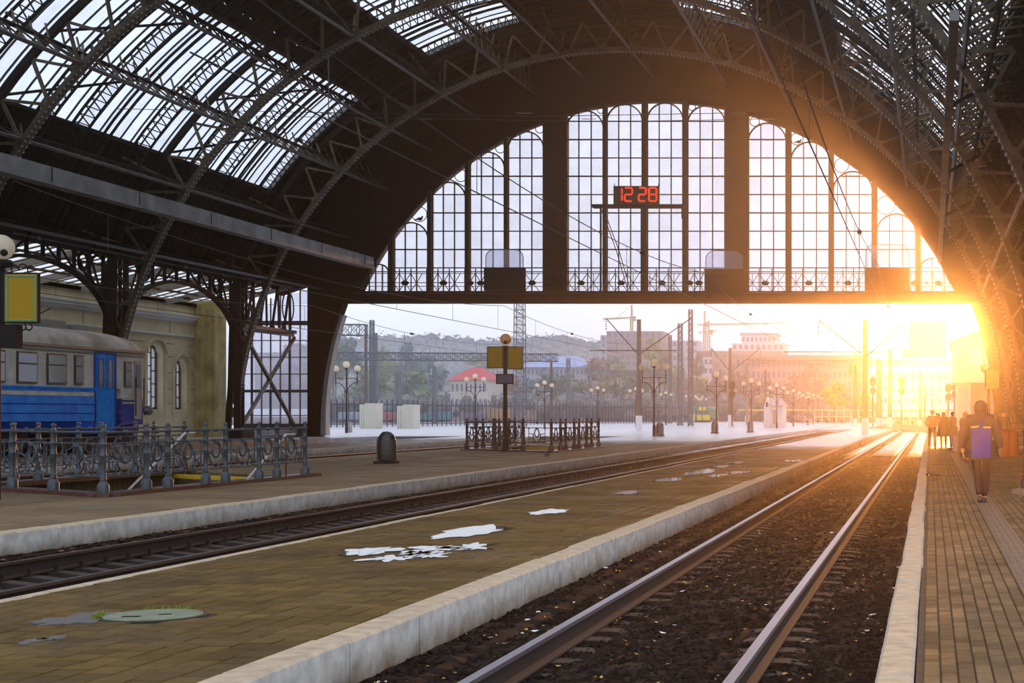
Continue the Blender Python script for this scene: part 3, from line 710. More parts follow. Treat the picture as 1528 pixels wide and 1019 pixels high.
# ------------------------------------------------------------ roof
def RP(th, r, Y): t = math.radians(th); return Vector((CX-r*math.cos(t), Y, CZ+r*math.sin(t)))
SKY = [(35, 52.5), (62.8, 76.7), (98, 111), (121.5, 146)]
SKY_END = 95.6
def deck():
    b = MB(); gaps = SKY
    rngs = [(21.5, 35), (52.5, 53.5), (54.2, 62.8), (76.7, 98), (111, 121.5), (146, 180)]
    def strip(t0, t1, Y0, Y1, dy):
        n = max(1, round((t1-t0)/3.5)); y = Y0; k = 0
        while y < Y1-.01:
            r = RD+(.14 if k % 2 else 0); y2 = min(y+dy, Y1)
            for i in range(n):
                a, c = t0+(t1-t0)*i/n, t0+(t1-t0)*(i+1)/n
                b.quad(RP(a, r, y), RP(c, r, y), RP(c, r, y2), RP(a, r, y2))
                if k: r0 = RD+(0 if k % 2 else .14); b.quad(RP(a, r0, y), RP(c, r0, y), RP(c, r, y), RP(a, r, y))
            y = y2; k += 1
    for t0, t1 in rngs:
        strip(t0, t1, 26, 44, 9)
        strip(t0, t1, 44, 104.5, .36)
    strip(35, 52.5, SKY_END, 104.5, .36); strip(62.8, 76.7, SKY_END, 104.5, .36); strip(98, 111, SKY_END, 104.5, .36); strip(121.5, 146, SKY_END, 104.5, .36)
    # outer skin keeps daylight out of the seams
    for t0, t1 in rngs:
        n = max(1, round((t1-t0)/4))
        for i in range(n):
            a, c = t0+(t1-t0)*i/n, t0+(t1-t0)*(i+1)/n; b.quad(RP(c, RD+.3, 26), RP(a, RD+.3, 26), RP(a, RD+.3, 105), RP(c, RD+.3, 105))
    for t0, t1 in SKY:
        n = 6
        for i in range(n):
            a, c = t0+(t1-t0)*i/n, t0+(t1-t0)*(i+1)/n; b.quad(RP(c, RD+.3, SKY_END), RP(a, RD+.3, SKY_END), RP(a, RD+.3, 105), RP(c, RD+.3, 105))
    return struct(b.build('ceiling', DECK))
ce = deck()
# louvre slots above the left skylight: short blades across the gap 53.5-54.2 degrees
b = MB(); y = 44
while y < 104:
    b.beam(RP(53.4, RD+.05, y), RP(54.3, RD+.05, y), .5, .05, up=(0, 1, 0)); y += .95
b.beam(RP(53.8, RD-.5, 96), RP(53.8, RD-.5, 104), .5, .3); b.build('louvre_blades', DECK, ce)
b = MB(); b.quad(RP(53.4, RD+.1, 96), RP(54.3, RD+.1, 96), RP(54.3, RD+.1, 104.5), RP(53.4, RD+.1, 104.5)); b.quad(RP(53.4, RD+.1, 26), RP(54.3, RD+.1, 26), RP(54.3, RD+.1, 50), RP(53.4, RD+.1, 50)); b.build('slot_cover', DECK, ce)
RIBY = [95.9, 81.3, 66.7, 52.1, 37.5]
nwin = 14
for si, (t0, t1) in enumerate(SKY):
    nwin += 1
    fr = MB()
    for t in (t0, t1):
        y = 50
        fr.beam(RP(t, RD-.05, 44), RP(t, RD-.05, SKY_END), .12, .3, up=(1, 0, 0))
    so = struct(fr.build('window_%d' % nwin, IRONB))
    bars = MB()
    for bi in range(3):
        ya, yb = RIBY[bi+1], (RIBY[bi] if bi else SKY_END)
        n = 15; d = (yb-ya)/n
        nseg = max(3, round((t1-t0)/2.6))
        t = MB()
        for i in range(nseg):
            a, c = t0+(t1-t0)*i/nseg, t0+(t1-t0)*(i+1)/nseg
            t.quad(RP(a, RD, .05), RP(c, RD, .05), RP(c, RD, d-.05), RP(a, RD, d-.05))
        me = t.mesh('pane', GLS)
        for k in range(n):
            if si == 3 and bi == 0 and k > 12: pass
            inst('pane', me, so, (0, ya+k*d, 0))
            for i in range(nseg):
                a, c = t0+(t1-t0)*i/nseg, t0+(t1-t0)*(i+1)/nseg; bars.beam(RP(a, RD-.05, ya+k*d), RP(c, RD-.05, ya+k*d), .06, .09, up=(0, 1, 0))
    stuff(bars.build('glazing_bars', TEAL, so))
    t = MB()
    for i in range(6):
        a, c = t0+(t1-t0)*i/6, t0+(t1-t0)*(i+1)/6; t.quad(RP(a, RD, 26), RP(c, RD, 26), RP(c, RD, 52.1), RP(a, RD, 52.1))
    stuff(t.build('near_glazing', GLS, so))
# lattice ribs between the main trusses
for bi in range(3):
    y0, y1 = RIBY[bi+1], RIBY[bi]
    for f in (.22, .42, .61, .81):
        Y = y0+(y1-y0)*f; q = MB(); t = 22.0
        big = f in (.61,)
        rA, rB = RD-.2, RD-(.95 if not big else .5)
        while t < 172:
            q.beam(RP(t, rA, Y), RP(t+3, rA, Y), .1, .09, up=(0, 1, 0)); q.beam(RP(t, rB, Y), RP(t+3, rB, Y), .1, .09, up=(0, 1, 0))
            if not big:
                for k in range(3): q.beam(RP(t+k, rB, Y), RP(t+k+.5, rA, Y), .05, .05, up=(0, 1, 0)); q.beam(RP(t+k+.5, rA, Y), RP(t+k+1, rB, Y), .05, .05, up=(0, 1, 0))
            t += 3
        q.build('lattice_rib', IRON, ce)
for Y in (98.2, 101.3):
    q = MB(); t = 22.0
    while t < 172:
        q.beam(RP(t, RD-.2, Y), RP(t+3, RD-.2, Y), .14, .3, up=(0, 1, 0)); t += 3
    q.build('lattice_rib', IRON, ce)
# lattice purlins running along the hall
PUR = [24, 33.3, 43.2, 52.7, 62, 71.8, 80.5, 91, 103, 113.6, 125, 136.7, 147, 158]
for pi_, th in enumerate(PUR):
    heavy = pi_ in (2, 5, 8, 11, 12)
    lo, hi = RL+.12, (RL+1.25 if heavy else RL+.9)
    q = MB(); q.beam(RP(th, lo, 44), RP(th, lo, 104), .16 if heavy else .13, .1, up=RP(th, 1, 0)-RP(th, 0, 0))
    up_ = RP(th, 1, 0)-RP(th, 0, 0)
    chord = q.build('purlin', mat('purlin_iron', (80, 75, 72), .5, col2=(56, 52, 51), vs=.7), ce)
    q = MB(); q.beam(RP(th, hi, 44), RP(th, hi, 104), .16, .1, up=up_)
    q.build('purlin_upper_chord', IRON, chord)
    q = MB(); y = 44.3; st = 1.22
    while y < 103.5:
        q.beam(RP(th, lo, y), RP(th, hi, y+st/2), .07, .06, up=up_); q.beam(RP(th, hi, y+st/2), RP(th, lo, y+st), .07, .06, up=up_)
        if heavy: q.beam(RP(th-.6, RD-.2, y), RP(th, hi, y+st/2), .07, .06, up=up_); q.beam(RP(th+.6, RD-.2, y+st), RP(th, hi, y+st/2), .07, .06, up=up_)
        y += st
    stuff(q.build('purlin_lacing', IRON if not heavy else IRONR, chord))
# main arched trusses
def RUf(th):
    d = min(th, 180-th); return RU if d > 22 else RL+.55+(RU-RL-.55)*max(0, (d-6)/16)**1.5 if d > 6 else RL+.55
ordn = ['nearest the glazed end wall', 'second from the glazed end wall', 'third from the glazed end wall, high over the platforms', 'fourth from the glazed end wall, partly out of view']
for ri, Y in enumerate(RIBY[:4]):
    t = thing('roof_truss', 'arched iron roof truss '+ordn[ri], 'roof truss', (CX, Y, 0), 'arched roof trusses')
    q = MB(); th = 1.0
    while th < 179:
        q.beam(RP(th, RL, Y), RP(th+2, RL, Y), .46, .07, up=RP(th+1, 1, 0)-RP(th+1, 0, 0)); q.beam(RP(th, RL+.14, Y), RP(th+2, RL+.14, Y), .05, .24, up=RP(th+1, 1, 0)-RP(th+1, 0, 0))
        th += 2
    q.build('lower_chord', IRONR, t)
    q = MB(); th = 1.0
    while th < 179:
        ru0, ru1 = RUf(th), RUf(th+2); q.beam(RP(th, ru0-.05, Y), RP(th+2, ru1-.05, Y), .26, .12, up=RP(th+1, 1, 0)-RP(th+1, 0, 0)); q.beam(RP(th, ru0+.1, Y), RP(th+2, ru1+.1, Y), .08, .24, up=RP(th+1, 1, 0)-RP(th+1, 0, 0)); th += 2
    q.build('upper_chord', IRON, t)
    q = MB(); th = 3
    while th < 177:
        for dy in (-.17, .17): a = RP(th, RL-.05, Y+dy); q.box(a.x-.035, a.x+.035, a.y-.03, a.y+.03, a.z-.035, a.z+.035)
        th += .62
    stuff(q.build('rivet_heads', RIVET, t))  # rivet heads coloured pale to stand for light through the chord's perforations
    th = 3.5; k = 0
    while th < 176:
        for a, c in (((th, RL+.1), (th+2.45, RUf(th+2.45)-.1)), ((th+2.45, RUf(th+2.45)-.1), (th+4.9, RL+.1))):
            q = MB(); q.beam(RP(*a, Y), RP(*c, Y), .12, .14, up=(0, 1, 0)); q.build('brace', IRONR, t)
        q = MB(); u = math.radians(th); 
        pl = [(-.42, 0), (.42, 0), (.28, .34), (-.28, .34)]
        er = Vector((-math.cos(u), 0, math.sin(u))); et = Vector((math.sin(u), 0, math.cos(u))); o_ = RP(th, RL+.03, Y)
        pts = [o_+et*p[0]+er*p[1] for p in pl]; q.prismY([(p.x, p.z) for p in pts], Y-.04, Y+.04); q.build('gusset_plate', IRONR, t)
        th += 4.9; k += 1
    # sway braces from the lower chord up to the roof along the hall
    if ri < 3:
        for th in PUR:
            for s in (-1, 1):
                if ri == 0 and s > 0 and False: continue
                q = MB(); q.beam(RP(th, RL+.2, Y), RP(th, RD-.15, Y+s*2.9), .1, .1); q.build('sway_brace', IRONR, t)
# long diagonal wind braces under the skylights
for th0, th1, ya, yb in ((36, 43, 66.9, 75), (44, 51, 66.9, 74), (36, 43, 81.6, 90), (44, 51, 81.6, 89), (125, 136, 67, 81), (125, 136, 81.5, 95)):
    q = MB(); q.beam(RP(th0, RD-.5, ya), RP(th1, RD-.5, yb), .12, .12); q.build('wind_brace', IRONB, ce)
# pale service beams either side
for x_, z_, s_, lb in ((-36.3, 11.25, 1, 'long grey box beam under the left slope of the roof'), (.58, 11.4, -1, 'long pale pipe beam under the right slope of the roof, seen almost end on')):
    t = thing('service_beam', lb, 'beam', (x_, 70, z_))
    q = MB()
    if s_ > 0: q.box(x_-.1, x_+.35, 20, 103.9, z_-.32, z_+.33); q.box(x_-.2, x_+.42, 20, 103.9, z_-.42, z_-.32)
    else: q.box(x_-.1, x_+.14, 40, 103.9, z_-.16, z_+.1)
    q.build('beam', BEAMG, t)
    q = MB(); y = 22.0
    while y < 103:
        q.box(x_+(.35 if s_ > 0 else -.12), x_+(.37 if s_ > 0 else -.1), y, y+.05, z_-.3 if s_ > 0 else z_-.16, z_+.3 if s_ > 0 else z_+.1); y += 7.3
    q.build('beam_joint', IRON, t)
    for Y in RIBY[:4]:
        th = 28.5 if s_ > 0 else 149.5
        q = MB(); q.beam((x_, Y, z_), RP(th, RU-.1, Y), .12, .12); q.build('hanger', IRON, t)
# ------------------------------------------------------------ left aisle: facade, aisle roof, arcade, end screen
XA = -41.2
CREAM = mat('cream_plaster', (222, 208, 168), .85, var=.1, vs=1.2, bump=.15, bs=14, col2=(206, 190, 148))
MOULD = mat('pale_moulding', (232, 230, 224), .7, var=.06)
wl = MB(); WX = -47.0
WIN = [(97.6, 1.75, .28, 4.35, 5.35), (100.95, 1.45, .30, 3.35, 4.3), (91.5, 1.75, .28, 4.35, 5.35), (86, 1.75, .28, 4.35, 5.35), (80.5, 1.75, .28, 4.35, 5.35), (75, 1.75, .28, 4.35, 5.35)]
WIN = sorted([(c, w_, zb, zs) for c, w_, zb, zs in [(97.6, 1.9, 1.75, 5.15), (100.9, 1.55, 1.75, 4.35), (91.0, 1.9, 1.75, 5.15), (84.5, 1.9, 1.75, 5.15), (78.0, 1.9, 1.75, 5.15)]])
ZT = 8.5
def wallcell(y0, y1, z0, z1): wl.box(WX-.9, WX, y0, y1, z0, z1)
y = 40.0
for c, w_, zb, zs in WIN:
    wallcell(y, c-w_/2, -.4, ZT); wallcell(c-w_/2, c+w_/2, -.4, zb)
    n = 8; rise = .55
    for i in range(n):
        ya, yb = c-w_/2+w_*i/n, c-w_/2+w_*(i+1)/n
        f = lambda q: zs+rise*math.sqrt(max(0, 1-((q-c)/(w_/2))**2))
        wl.hexa([(WX-.9, ya, f(ya)), (WX, ya, f(ya)), (WX, yb, f(yb)), (WX-.9, yb, f(yb)), (WX-.9, ya, ZT), (WX, ya, ZT), (WX, yb, ZT), (WX-.9, yb, ZT)])
    y = c+w_/2
wallcell(y, 104.2, -.4, ZT)
ws = struct(wl.build('wall_left', CREAM))
nw = 19
for i, (c, w_, zb, zs) in enumerate(WIN):
    fr = MB(); x_ = WX-.45
    fr.box(x_-.05, x_+.05, c-w_/2, c-w_/2+.1, zb, zs+.2); fr.box(x_-.05, x_+.05, c+w_/2-.1, c+w_/2, zb, zs+.2); fr.box(x_-.05, x_+.05, c-w_/2, c+w_/2, zb, zb+.12)
    pts = [(c-(w_/2-.04)*math.cos(u), zs+.5*math.sin(u)) for u in np.linspace(0, PI, 13)]
    for p, q in zip(pts, pts[1:]): fr.beam((x_, *p), (x_, *q), .1, .1, up=(1, 0, 0))
    for k in (1/3, 2/3): fr.box(x_-.04, x_+.04, c-w_/2+w_*k-.03, c-w_/2+w_*k+.03, zb, zs+.45)
    for j, z in enumerate(np.arange(zb+.75, zs+.1, .8)):
        for k in range(3):
            zz = z+(.3 if k % 2 else 0); fr.box(x_-.04, x_+.04, c-w_/2+w_*k/3, c-w_/2+w_*(k+1)/3, zz-.03, zz+.03)
    fo = struct(fr.build('window_%d' % nw, mat('brown_window_frame', (70, 44, 34), .6))); nw += 1
    for k in range(3):
        ya, yb = c-w_/2+w_*k/3, c-w_/2+w_*(k+1)/3; q = MB(); zt = zs+(.47 if k == 1 else .3); q.prismX([(ya, zb), (yb, zb), (yb, zt), (ya, zt)], x_-.005, x_+.005); q.build('pane', GLH, fo)
    # raised surround
    q = MB(); n = 12; w2 = w_/2+.28
    for s in (-1, 1): q.box(WX, WX+.06, c+s*w2-.14, c+s*w2+.14, zb-.4, zs)
    pts = [(c-w2*math.cos(u), zs+.85*math.sin(u)) for u in np.linspace(0, PI, n)]
    for p, r_ in zip(pts, pts[1:]): q.beam((WX+.03, *p), (WX+.03, *r_), .06, .26, up=(1, 0, 0))
    q.build('window_surround', CREAM, ws)
for z0, z1, d in ((7.22, 7.42, .12), (7.42, 7.6, .28), (7.6, 7.66, .36), (6.35, 6.43, .14), (6.3, 6.35, .08), (8.3, 8.6, .15)):
    q = MB(); q.box(WX, WX+d, 40, 102.6, z0, z1); q.build('cornice', MOULD if z0 < 8 else CREAM, ws)
GRV = mat('groove_shadow_paint', (130, 118, 88), .9)
for z in (2.1, 3.0, 4.0, 5.0, 5.8):
    for ya, yb in ((98.95, 99.85), (102.0, 102.9), (92.4, 96.2), (40, 77)):
        q = MB(); q.box(WX, WX+.012, ya, yb, z-.025, z+.025); q.build('groove', GRV, ws)
for y in (89.2, 99.4, 94.0): q = MB(); q.box(WX, WX+.015, y-.02, y+.02, 6.5, 7.2); q.build('groove', GRV, ws)
# stained buttress at the end of the facade
q = MB(); xa = XY(298, 102.7); q.box(WX-.9, WX+1.35, 102.7, 104.3, -.4, 8.7)
for k in range(3): q.box(WX+.25+k*.4, WX+.37+k*.4, 102.62, 102.7, -.4, 8.2)
bt = struct(q.build('wall_buttress', mat('stained_ochre_plaster', (206, 188, 130), .85, col2=(150, 132, 78), vs=.8, var=.2)))
# aisle roof: sloping glass
ns = 64; Y0, Y1 = 40.5, 104.2; d = (Y1-Y0)/ns
za, zb_ = 8.55, 9.95; xa, xb = WX+.1, XA+.1
fr = MB(); fr.box(xa-.2, xa+.05, Y0, Y1, za-.25, za-.05); fr.box(xb-.05, xb+.25, Y0, Y1, zb_-.15, zb_+.15)
ar = struct(fr.build('window_%d' % nw, IRON))
t = MB(); t.quad((xa, .1, za), (xa, d-.1, za), (xb, d-.1, zb_), (xb, .1, zb_)); me = t.mesh('pane', GLA)
bars = MB()
for k in range(ns):
    inst('pane', me, ar, (0, Y0+k*d, 0)); y = Y0+k*d
    bars.beam((xa, y, za), (xb, y, zb_), .2, .05)
stuff(bars.build('glazing_bars', mat('aisle_bar', (110, 100, 84), .7), ar))
AB = mat('grey_aisle_beam', (150, 144, 130), .6)
for k, y in enumerate(np.arange(45, 104, 4.87)):
    q = MB(); q.beam((xa, y, za-.25), (xb, y, zb_-.3), .18, .3); q.build('rafter', AB, ar)
for x_ in (xa+2.0, xa+3.9):
    q = MB(); zz = za+(x_-xa)/(xb-xa)*(zb_-za)-.3; q.beam((x_, 42, zz), (x_, 104, zz), .1, .12); q.build('rusty_tie', mat('rusty_tie', (112, 84, 56), .8), ar)
# solid roof above the arcade up to the main deck
# arcade: columns at each truss and arched lattice girders between
for i, Y in enumerate(RIBY[:4]):
    lb = ['black iron column pair carrying the truss nearest the end wall', 'black iron column pair behind the train cab', 'black iron column pair behind the train, third from the end wall', 'black iron column pair nearest the camera at the far left'][i]
    t = thing('iron_column', lb, 'column', (XA, Y, 0), 'iron columns of the left aisle')
    q = MB(); q.box(XA-.2, XA+.2, Y-.3, Y-.15, 0, 10); q.box(XA-.2, XA+.2, Y+.15, Y+.3, 0, 6.4); q.box(XA-.05, XA+.05, Y-.2, Y+.2, 0, 6.2); q.build('shaft', IRONB, t)
    q = MB(); q.box(XA-.55, XA+.55, Y-.85, Y+.85, 0, .5); q.build('base', IRONB, t)
    q = MB(); yy = Y+.95; q.box(XA-.08, XA+.08, yy-.5, yy-.42, 4.8, 9.8); q.box(XA-.08, XA+.08, yy-.02, yy+.06, 4.8, 9.8); z = 4.8
    while z < 9.4: q.beam((XA, yy-.45, z), (XA, yy, z+.4), .06, .05, up=(1, 0, 0)); q.beam((XA, yy, z+.4), (XA, yy-.45, z+.8), .06, .05, up=(1, 0, 0)); z += .8
    q.build('lattice_post', IRONB, t)
    if i < 3:
        Ya, Yb = RIBY[i+1]+.5, Y-.5; ym = (Ya+Yb)/2; hw = (Yb-Ya)/2
        g = thing('arcade_girder', ['arched lattice girder of the left aisle, nearest the end wall', 'arched lattice girder of the left aisle above the train cab', 'arched lattice girder of the left aisle at the far left'][i], 'girder', (XA, ym, 6), 'arched girders of the left aisle')
        za_ = lambda y: 5.6+3.1*max(0, 1-((y-ym)/hw)**2)**.5
        q = MB(); n = 22
        ys_ = [Ya+(Yb-Ya)*(1-math.cos(PI*k/n))/2 for k in range(n+1)]
        for u, v in zip(ys_, ys_[1:]): q.beam((XA, u, za_(u)), (XA, v, za_(v)), .34, .16, up=(1, 0, 0) if abs(za_(u)-za_(v)) > .2*abs(u-v) and False else (0, 0, 1))
        q.build('arch_chord', IRONB, g)
        q = MB(); q.box(XA-.2, XA+.2, Ya-.5, Yb+.5, 9.65, 10.0); q.box(XA-.06, XA+.06, Ya-.5, Yb+.5, 9.35, 9.7); q.build('top_chord', IRONB, g)
        for k in range(10):
            u = Ya+(Yb-Ya)*(k+.5)/10; v = u+(Yb-Ya)/10*(1 if u < ym else -1)
            q = MB(); q.box(XA-.07, XA+.07, u-.07, u+.07, za_(u), 9.6); q.build('web_post', IRONB, g)
            if abs(u-ym) > hw*.25: q = MB(); q.beam((XA, u, za_(u)+.1), (XA, v, 9.5), .08, .08); q.build('web_diagonal', IRONB, g)
        for s in (-1, 1):
            for rr_, off in ((.75, 1.2), (.42, 2.6)):
                yc = ym+s*(hw-off); zc = 9.3-rr_; q = MB(); q.ring((XA, yc, zc), rr_, rr_, .07, ax=(0, 1, 0), n=20, m=5); q.build('scroll_ring', IRONB, g)
# side bay between the first truss and the end wall: strut, cross braces, sill
t = thing('braced_bay', 'black cross-braced iron bay in front of the tall glazed screen left of the opening', 'bracing', (XA, 100, 0))
Ya, Yb = 96.2, 104.0
def zz(y, x): return EYE+(VY-y)*(XA/(x-VX))/1.0
for za1, zb1 in ((.9, 6.4), (6.4, .7)):
    q = MB(); q.beam((XA+.1, Ya, za1), (XA+.1, Yb, zb1), .18, .16); q.build('cross_brace', mat('brace_paint', (74, 62, 60), .5), t)
q = MB(); q.box(XA-.25, XA+.25, Ya, Yb, 6.65, 6.85); q.box(XA-.1, XA+.1, Ya, Yb, 6.45, 6.65); q.build('strut', mat('strut_paint', (86, 82, 84), .5), t)
q = MB(); q.box(XA-.3, XA+.3, Ya, Yb, .12, .5); 
for y in np.arange(Ya, Yb, .3): q.box(XA+.3, XA+.33, y, y+.05, .28, .34)
q.build('sill_beam', BEAMG, t)
for k in range(4):
    u = Ya+.8+k*1.85; q = MB(); q.beam((XA, u, 6.9), (XA, u+.9, 9.6), .12, .12); q.beam((XA, u+.92, 9.6), (XA, u+1.05, 6.9), .1, .1); q.prismX([(u-.35, 6.85), (u+.35, 6.85), (u+.08, 7.3), (u-.08, 7.3)], XA-.05, XA+.05); q.build('strut_web', IRONB, t)
q = MB(); q.ring((XA, Ya+.9, 7.9), .8, .9, .045, ax=(0, 1, 0), n=18, m=5); q.ring((XA, Yb-.8, 8.3), .9, 1.0, .045, ax=(0, 1, 0), n=18, m=5); q.build('scroll_ring', IRONB, t)
q = MB(); q.box(XA-.2, XA+.2, 95.9, 104.4, 9.65, 10.0); q.build('top_chord', IRONB, t)
# glazed end screen of the aisle
fr = MB(); xa, xb = XY(352, YE), XY(464, YE)
sc_top = lambda x: EYE+(VY-(425+(463-x)*.336))*K
xsx = [352, 375.5, 395, 405, 432.5, 462]
vx = [352, 363, 376, 390.5, 404, 418.5, 432.5, 448, 460]
for x in vx: w_ = 3.0 if x in (376, 432.5) else 1.4; fr.box(XY(x-w_/2, YE), XY(x+w_/2, YE), YE-.06, YE+.06, .15, sc_top(x))
hy = [483, 508, 533, 558, 583.5, 620, 482]
for y in hy: z = EYE+(VY-y)*K; fr.box(xa, xb, YE-.04, YE+.04, z-.03, z+.03)
for y, w_ in ((482, .14), (583.5, .09)): z = EYE+(VY-y)*K; fr.box(xa, xb, YE-.1, YE+.1, z-w_, z+w_)
z = EYE+(VY-632)*K; fr.box(xa, xb, YE-.1, YE+.1, -.1, z); fr.box(XY(403, YE), XY(405.5, YE), YE-.12, YE+.02, 0, 3)
nw += 1
es = struct(fr.build('window_%d' % nw, mat('screen_bar', (66, 66, 72), .6)))
yl = [632, 620, 583.5, 558, 533, 508, 483, 455, 430]
for x0, x1 in zip(vx, vx[1:]):
    for y0, y1 in zip(yl, yl[1:]):
        zt = min(EYE+(VY-y1)*K, sc_top(x0)-.05, sc_top(x1)-.05); z0 = EYE+(VY-y0)*K
        if zt-z0 > .2: q = MB(); q.prismY([(XY(x0+.7, YE), z0+.03), (XY(x1-.7, YE), z0+.03), (XY(x1-.7, YE), zt-.03), (XY(x0+.7, YE), zt-.03)], YE-.006, YE+.006); q.build('pane', GLH, es)
# right aisle wall
q = MB(); q.box(7.05, 7.4, 26, 105, -.3, 6); q.box(-48.2, -47.9, 6, 40, -.4, 9); wr = struct(q.build('wall_right', WALL))
# ------------------------------------------------------------ train
BLUE = mat('faded_bright_blue', (0, 150, 235), .7, col2=(0, 112, 214), vs=1.6, spec=.08)
BLUE2 = mat('deep_blue_skirt', (0, 100, 228), .7, col2=(8, 80, 196), vs=1.2, spec=.08)
NAVY = mat('cab_navy', (58, 78, 156), .7, col2=(44, 58, 130), vs=2, spec=.1)
TCR = mat('train_cream', (222, 214, 198), .75, col2=(190, 182, 164), vs=1.5, spec=.1)
TROOF = mat('weathered_train_roof', (196, 192, 182), .85, col2=(146, 140, 130), vs=.9, spec=.05)
TGL = mat('train_window_glass', (60, 74, 100), .06, spec=.9)
TFR = mat('train_window_frame', (60, 52, 44), .6)
TX = -31.3; TY0, TY1 = 42.0, 64.3; ZR = -.15
tr = thing('train_car', 'blue and cream electric train car with grey roof standing at the far left', 'train', (TX-1.7, 54, ZR))
def tz(y, D=58.3): return EYE+(VY-y)*D/F
Zs = dict(skirt=.95, b1=2.12, w1=2.27, b2=2.42, gut=3.95, roof=4.72)
q = MB(); q.box(TX-3.4, TX, TY0, TY1-2.1, Zs['b2'], Zs['gut']); q.build('body_upper', TCR, tr)
q = MB(); q.box(TX-3.4, TX+.01, TY0, TY1-3.4, Zs['skirt']+.25, Zs['b1'])
q.prismY([(TX+.01, Zs['skirt']+.25), (TX-3.41, Zs['skirt']+.25), (TX-3.2, Zs['skirt']), (TX-.2, Zs['skirt'])], TY0, TY1-3.4); q.build('body_lower', BLUE2, tr)
for z0, z1 in ((1.2, 1.45), (1.5, 1.78), (1.83, 2.1)):
    q = MB(); q.box(TX, TX+.05, TY0, TY1-3.42, z0, z1); q.build('side_panel', BLUE, tr)
q = MB(); q.box(TX-3.4, TX+.02, TY0, TY1-3.4, Zs['b1'], Zs['w1']); q.build('cream_stripe', TCR, tr)
q = MB(); q.box(TX-3.4, TX+.03, TY0, TY1-3.4, Zs['w1'], Zs['b2']); q.box(TX, TX+.06, TY0, TY1-3.4, Zs['b2']-.04, Zs['b2']+.02); q.build('blue_stripe', BLUE, tr)
# cab end with rounded nose
q = MB(); prof = [(TX, TY1-2.1), (TX, TY1-.35), (TX-.25, TY1-.05), (TX-.9, TY1+.12), (TX-1.7, TY1+.16), (TX-2.5, TY1+.12), (TX-3.15, TY1-.05), (TX-3.4, TY1-.35), (TX-3.4, TY1-2.1)]
q.prism(prof[::-1], 2.05, Zs['gut']); q.build('cab_upper', TCR, tr)
q = MB(); q.prism(prof[::-1], 1.05, 2.05); q.prism([(TX-.1, TY1-1.7), (TX-3.3, TY1-1.7), (TX-3.3, TY1-.5), (TX-1.7, TY1), (TX-.1, TY1-.5)], .8, 1.05); q.build('cab_lower', NAVY, tr)
q = MB(); q.box(TX, TX+.03, TY1-2.0, TY1-.4, 2.0, 2.1); q.box(TX, TX+.02, TY1-2.0, TY1-.4, 1.85, 1.93); q.build('cab_stripe', mat('cab_stripe', (170, 160, 150), .6), tr)
q = MB(); n = 10
pr = [(TX-1.7+1.72*math.cos(u), Zs['gut']-.04+(Zs['roof']-Zs['gut'])*math.sin(u)**.8) for u in np.linspace(0, PI, 19)]
sec = [(TY0, 1), (TY1-2.6, 1), (TY1-1.4, .97), (TY1-.6, .88), (TY1-.1, .68), (TY1+.14, .38)]
k0 = len(q.v)
for yy, s_ in sec: q.v += [(TX-1.7+(p[0]-TX+1.7)*(.55+.45*s_ if s_ < 1 else 1), yy, Zs['gut']-.04+(p[1]-Zs['gut']+.04)*s_) for p in pr]
for i in range(len(sec)-1):
    for j in range(18): a = i*19+j; q.f.append((a, a+1, a+20, a+19))
q.f.append(tuple((len(sec)-1)*19+j for j in range(19)))
q.build('roof', TROOF, tr, smooth=True)
q = MB(); q.box(TX-.02, TX+.1, TY0, TY1-.3, Zs['gut']-.1, Zs['gut']); q.box(TX, TX+.05, TY0, TY1-.3, Zs['gut']-.24, Zs['gut']-.18); q.build('gutter', mat('train_gutter', (120, 112, 98), .6), tr)
def wy(px): return TX*F/(px-VX)*1.0
def window(px0, px1, z0=2.52, z1=3.62, frame=.06, name='window'):
    ya, yb = wy(px0), wy(px1)
    f = MB(); f.box(TX, TX+.05, ya, yb, z0, z1); o = f.build(name, TFR, tr)
    zs_ = z0+(z1-z0)*.62
    for (a, c) in ((z0+frame, zs_-.03), (zs_+.03, z1-frame)):
        g = MB(); g.box(TX+.04, TX+.06, ya+frame, yb-frame, a, c); g.build('glass', TGL, o)
window(-22, 6); window(24, 54); window(69, 98); window(110, 122.5)
window(184.5, 194.5, 2.5, 3.5)
ya, yb = wy(196), wy(214)
# doors
da, db = wy(142), wy(170)
for k in range(2):
    a = da+(db-da)*k/2; c = da+(db-da)*(k+1)/2
    f = MB(); f.box(TX-.02, TX+.04, a+.02, c-.02, .72, 3.72); o = f.build('door', BLUE, tr)
    g = MB(); g.box(TX+.04, TX+.055, a+.22, c-.22, 2.45, 3.5); g.build('glass', TGL, o)
    g = MB(); g.box(TX+.04, TX+.07, a+.16, a+.2, 2.4, 3.55); g.box(TX+.04, TX+.07, c-.2, c-.16, 2.4, 3.55); g.build('door_trim', mat('door_trim', (20, 60, 120), .5), o)
q = MB(); q.box(TX-3.4, TX-.02, da-.1, db+.1, .7, 2.5); q.box(TX-.3, TX+.01, da-1.2, da-.02, .72, 1.2); q.build('door_well', BLUE2, tr)
q = MB(); q.box(TX+.0, TX+.05, da-.12, da-.04, .8, 3.78); q.box(TX, TX+.05, db+.04, db+.1, .8, 3.78); q.box(TX, TX+.06, da-.1, db+.1, 3.72, 3.8); q.build('door_frame', NAVY, tr)
f = MB(); f.box(TX-.01, TX+.04, wy(200), wy(210), 1.25, 3.55); o = f.build('cab_door', mat('cab_door_paint', (140, 138, 146), .6), tr)
g = MB(); g.box(TX+.04, TX+.055, wy(202), wy(208.5), 2.5, 3.4); g.build('glass', TGL, o)
g = MB(); g.tube([(TX+.1, wy(199), 1.4), (TX+.1, wy(199), 2.9)], .02, 5); g.tube([(TX+.1, wy(211), 1.4), (TX+.1, wy(211), 2.9)], .02, 5); g.build('handrail', IRONB, tr)
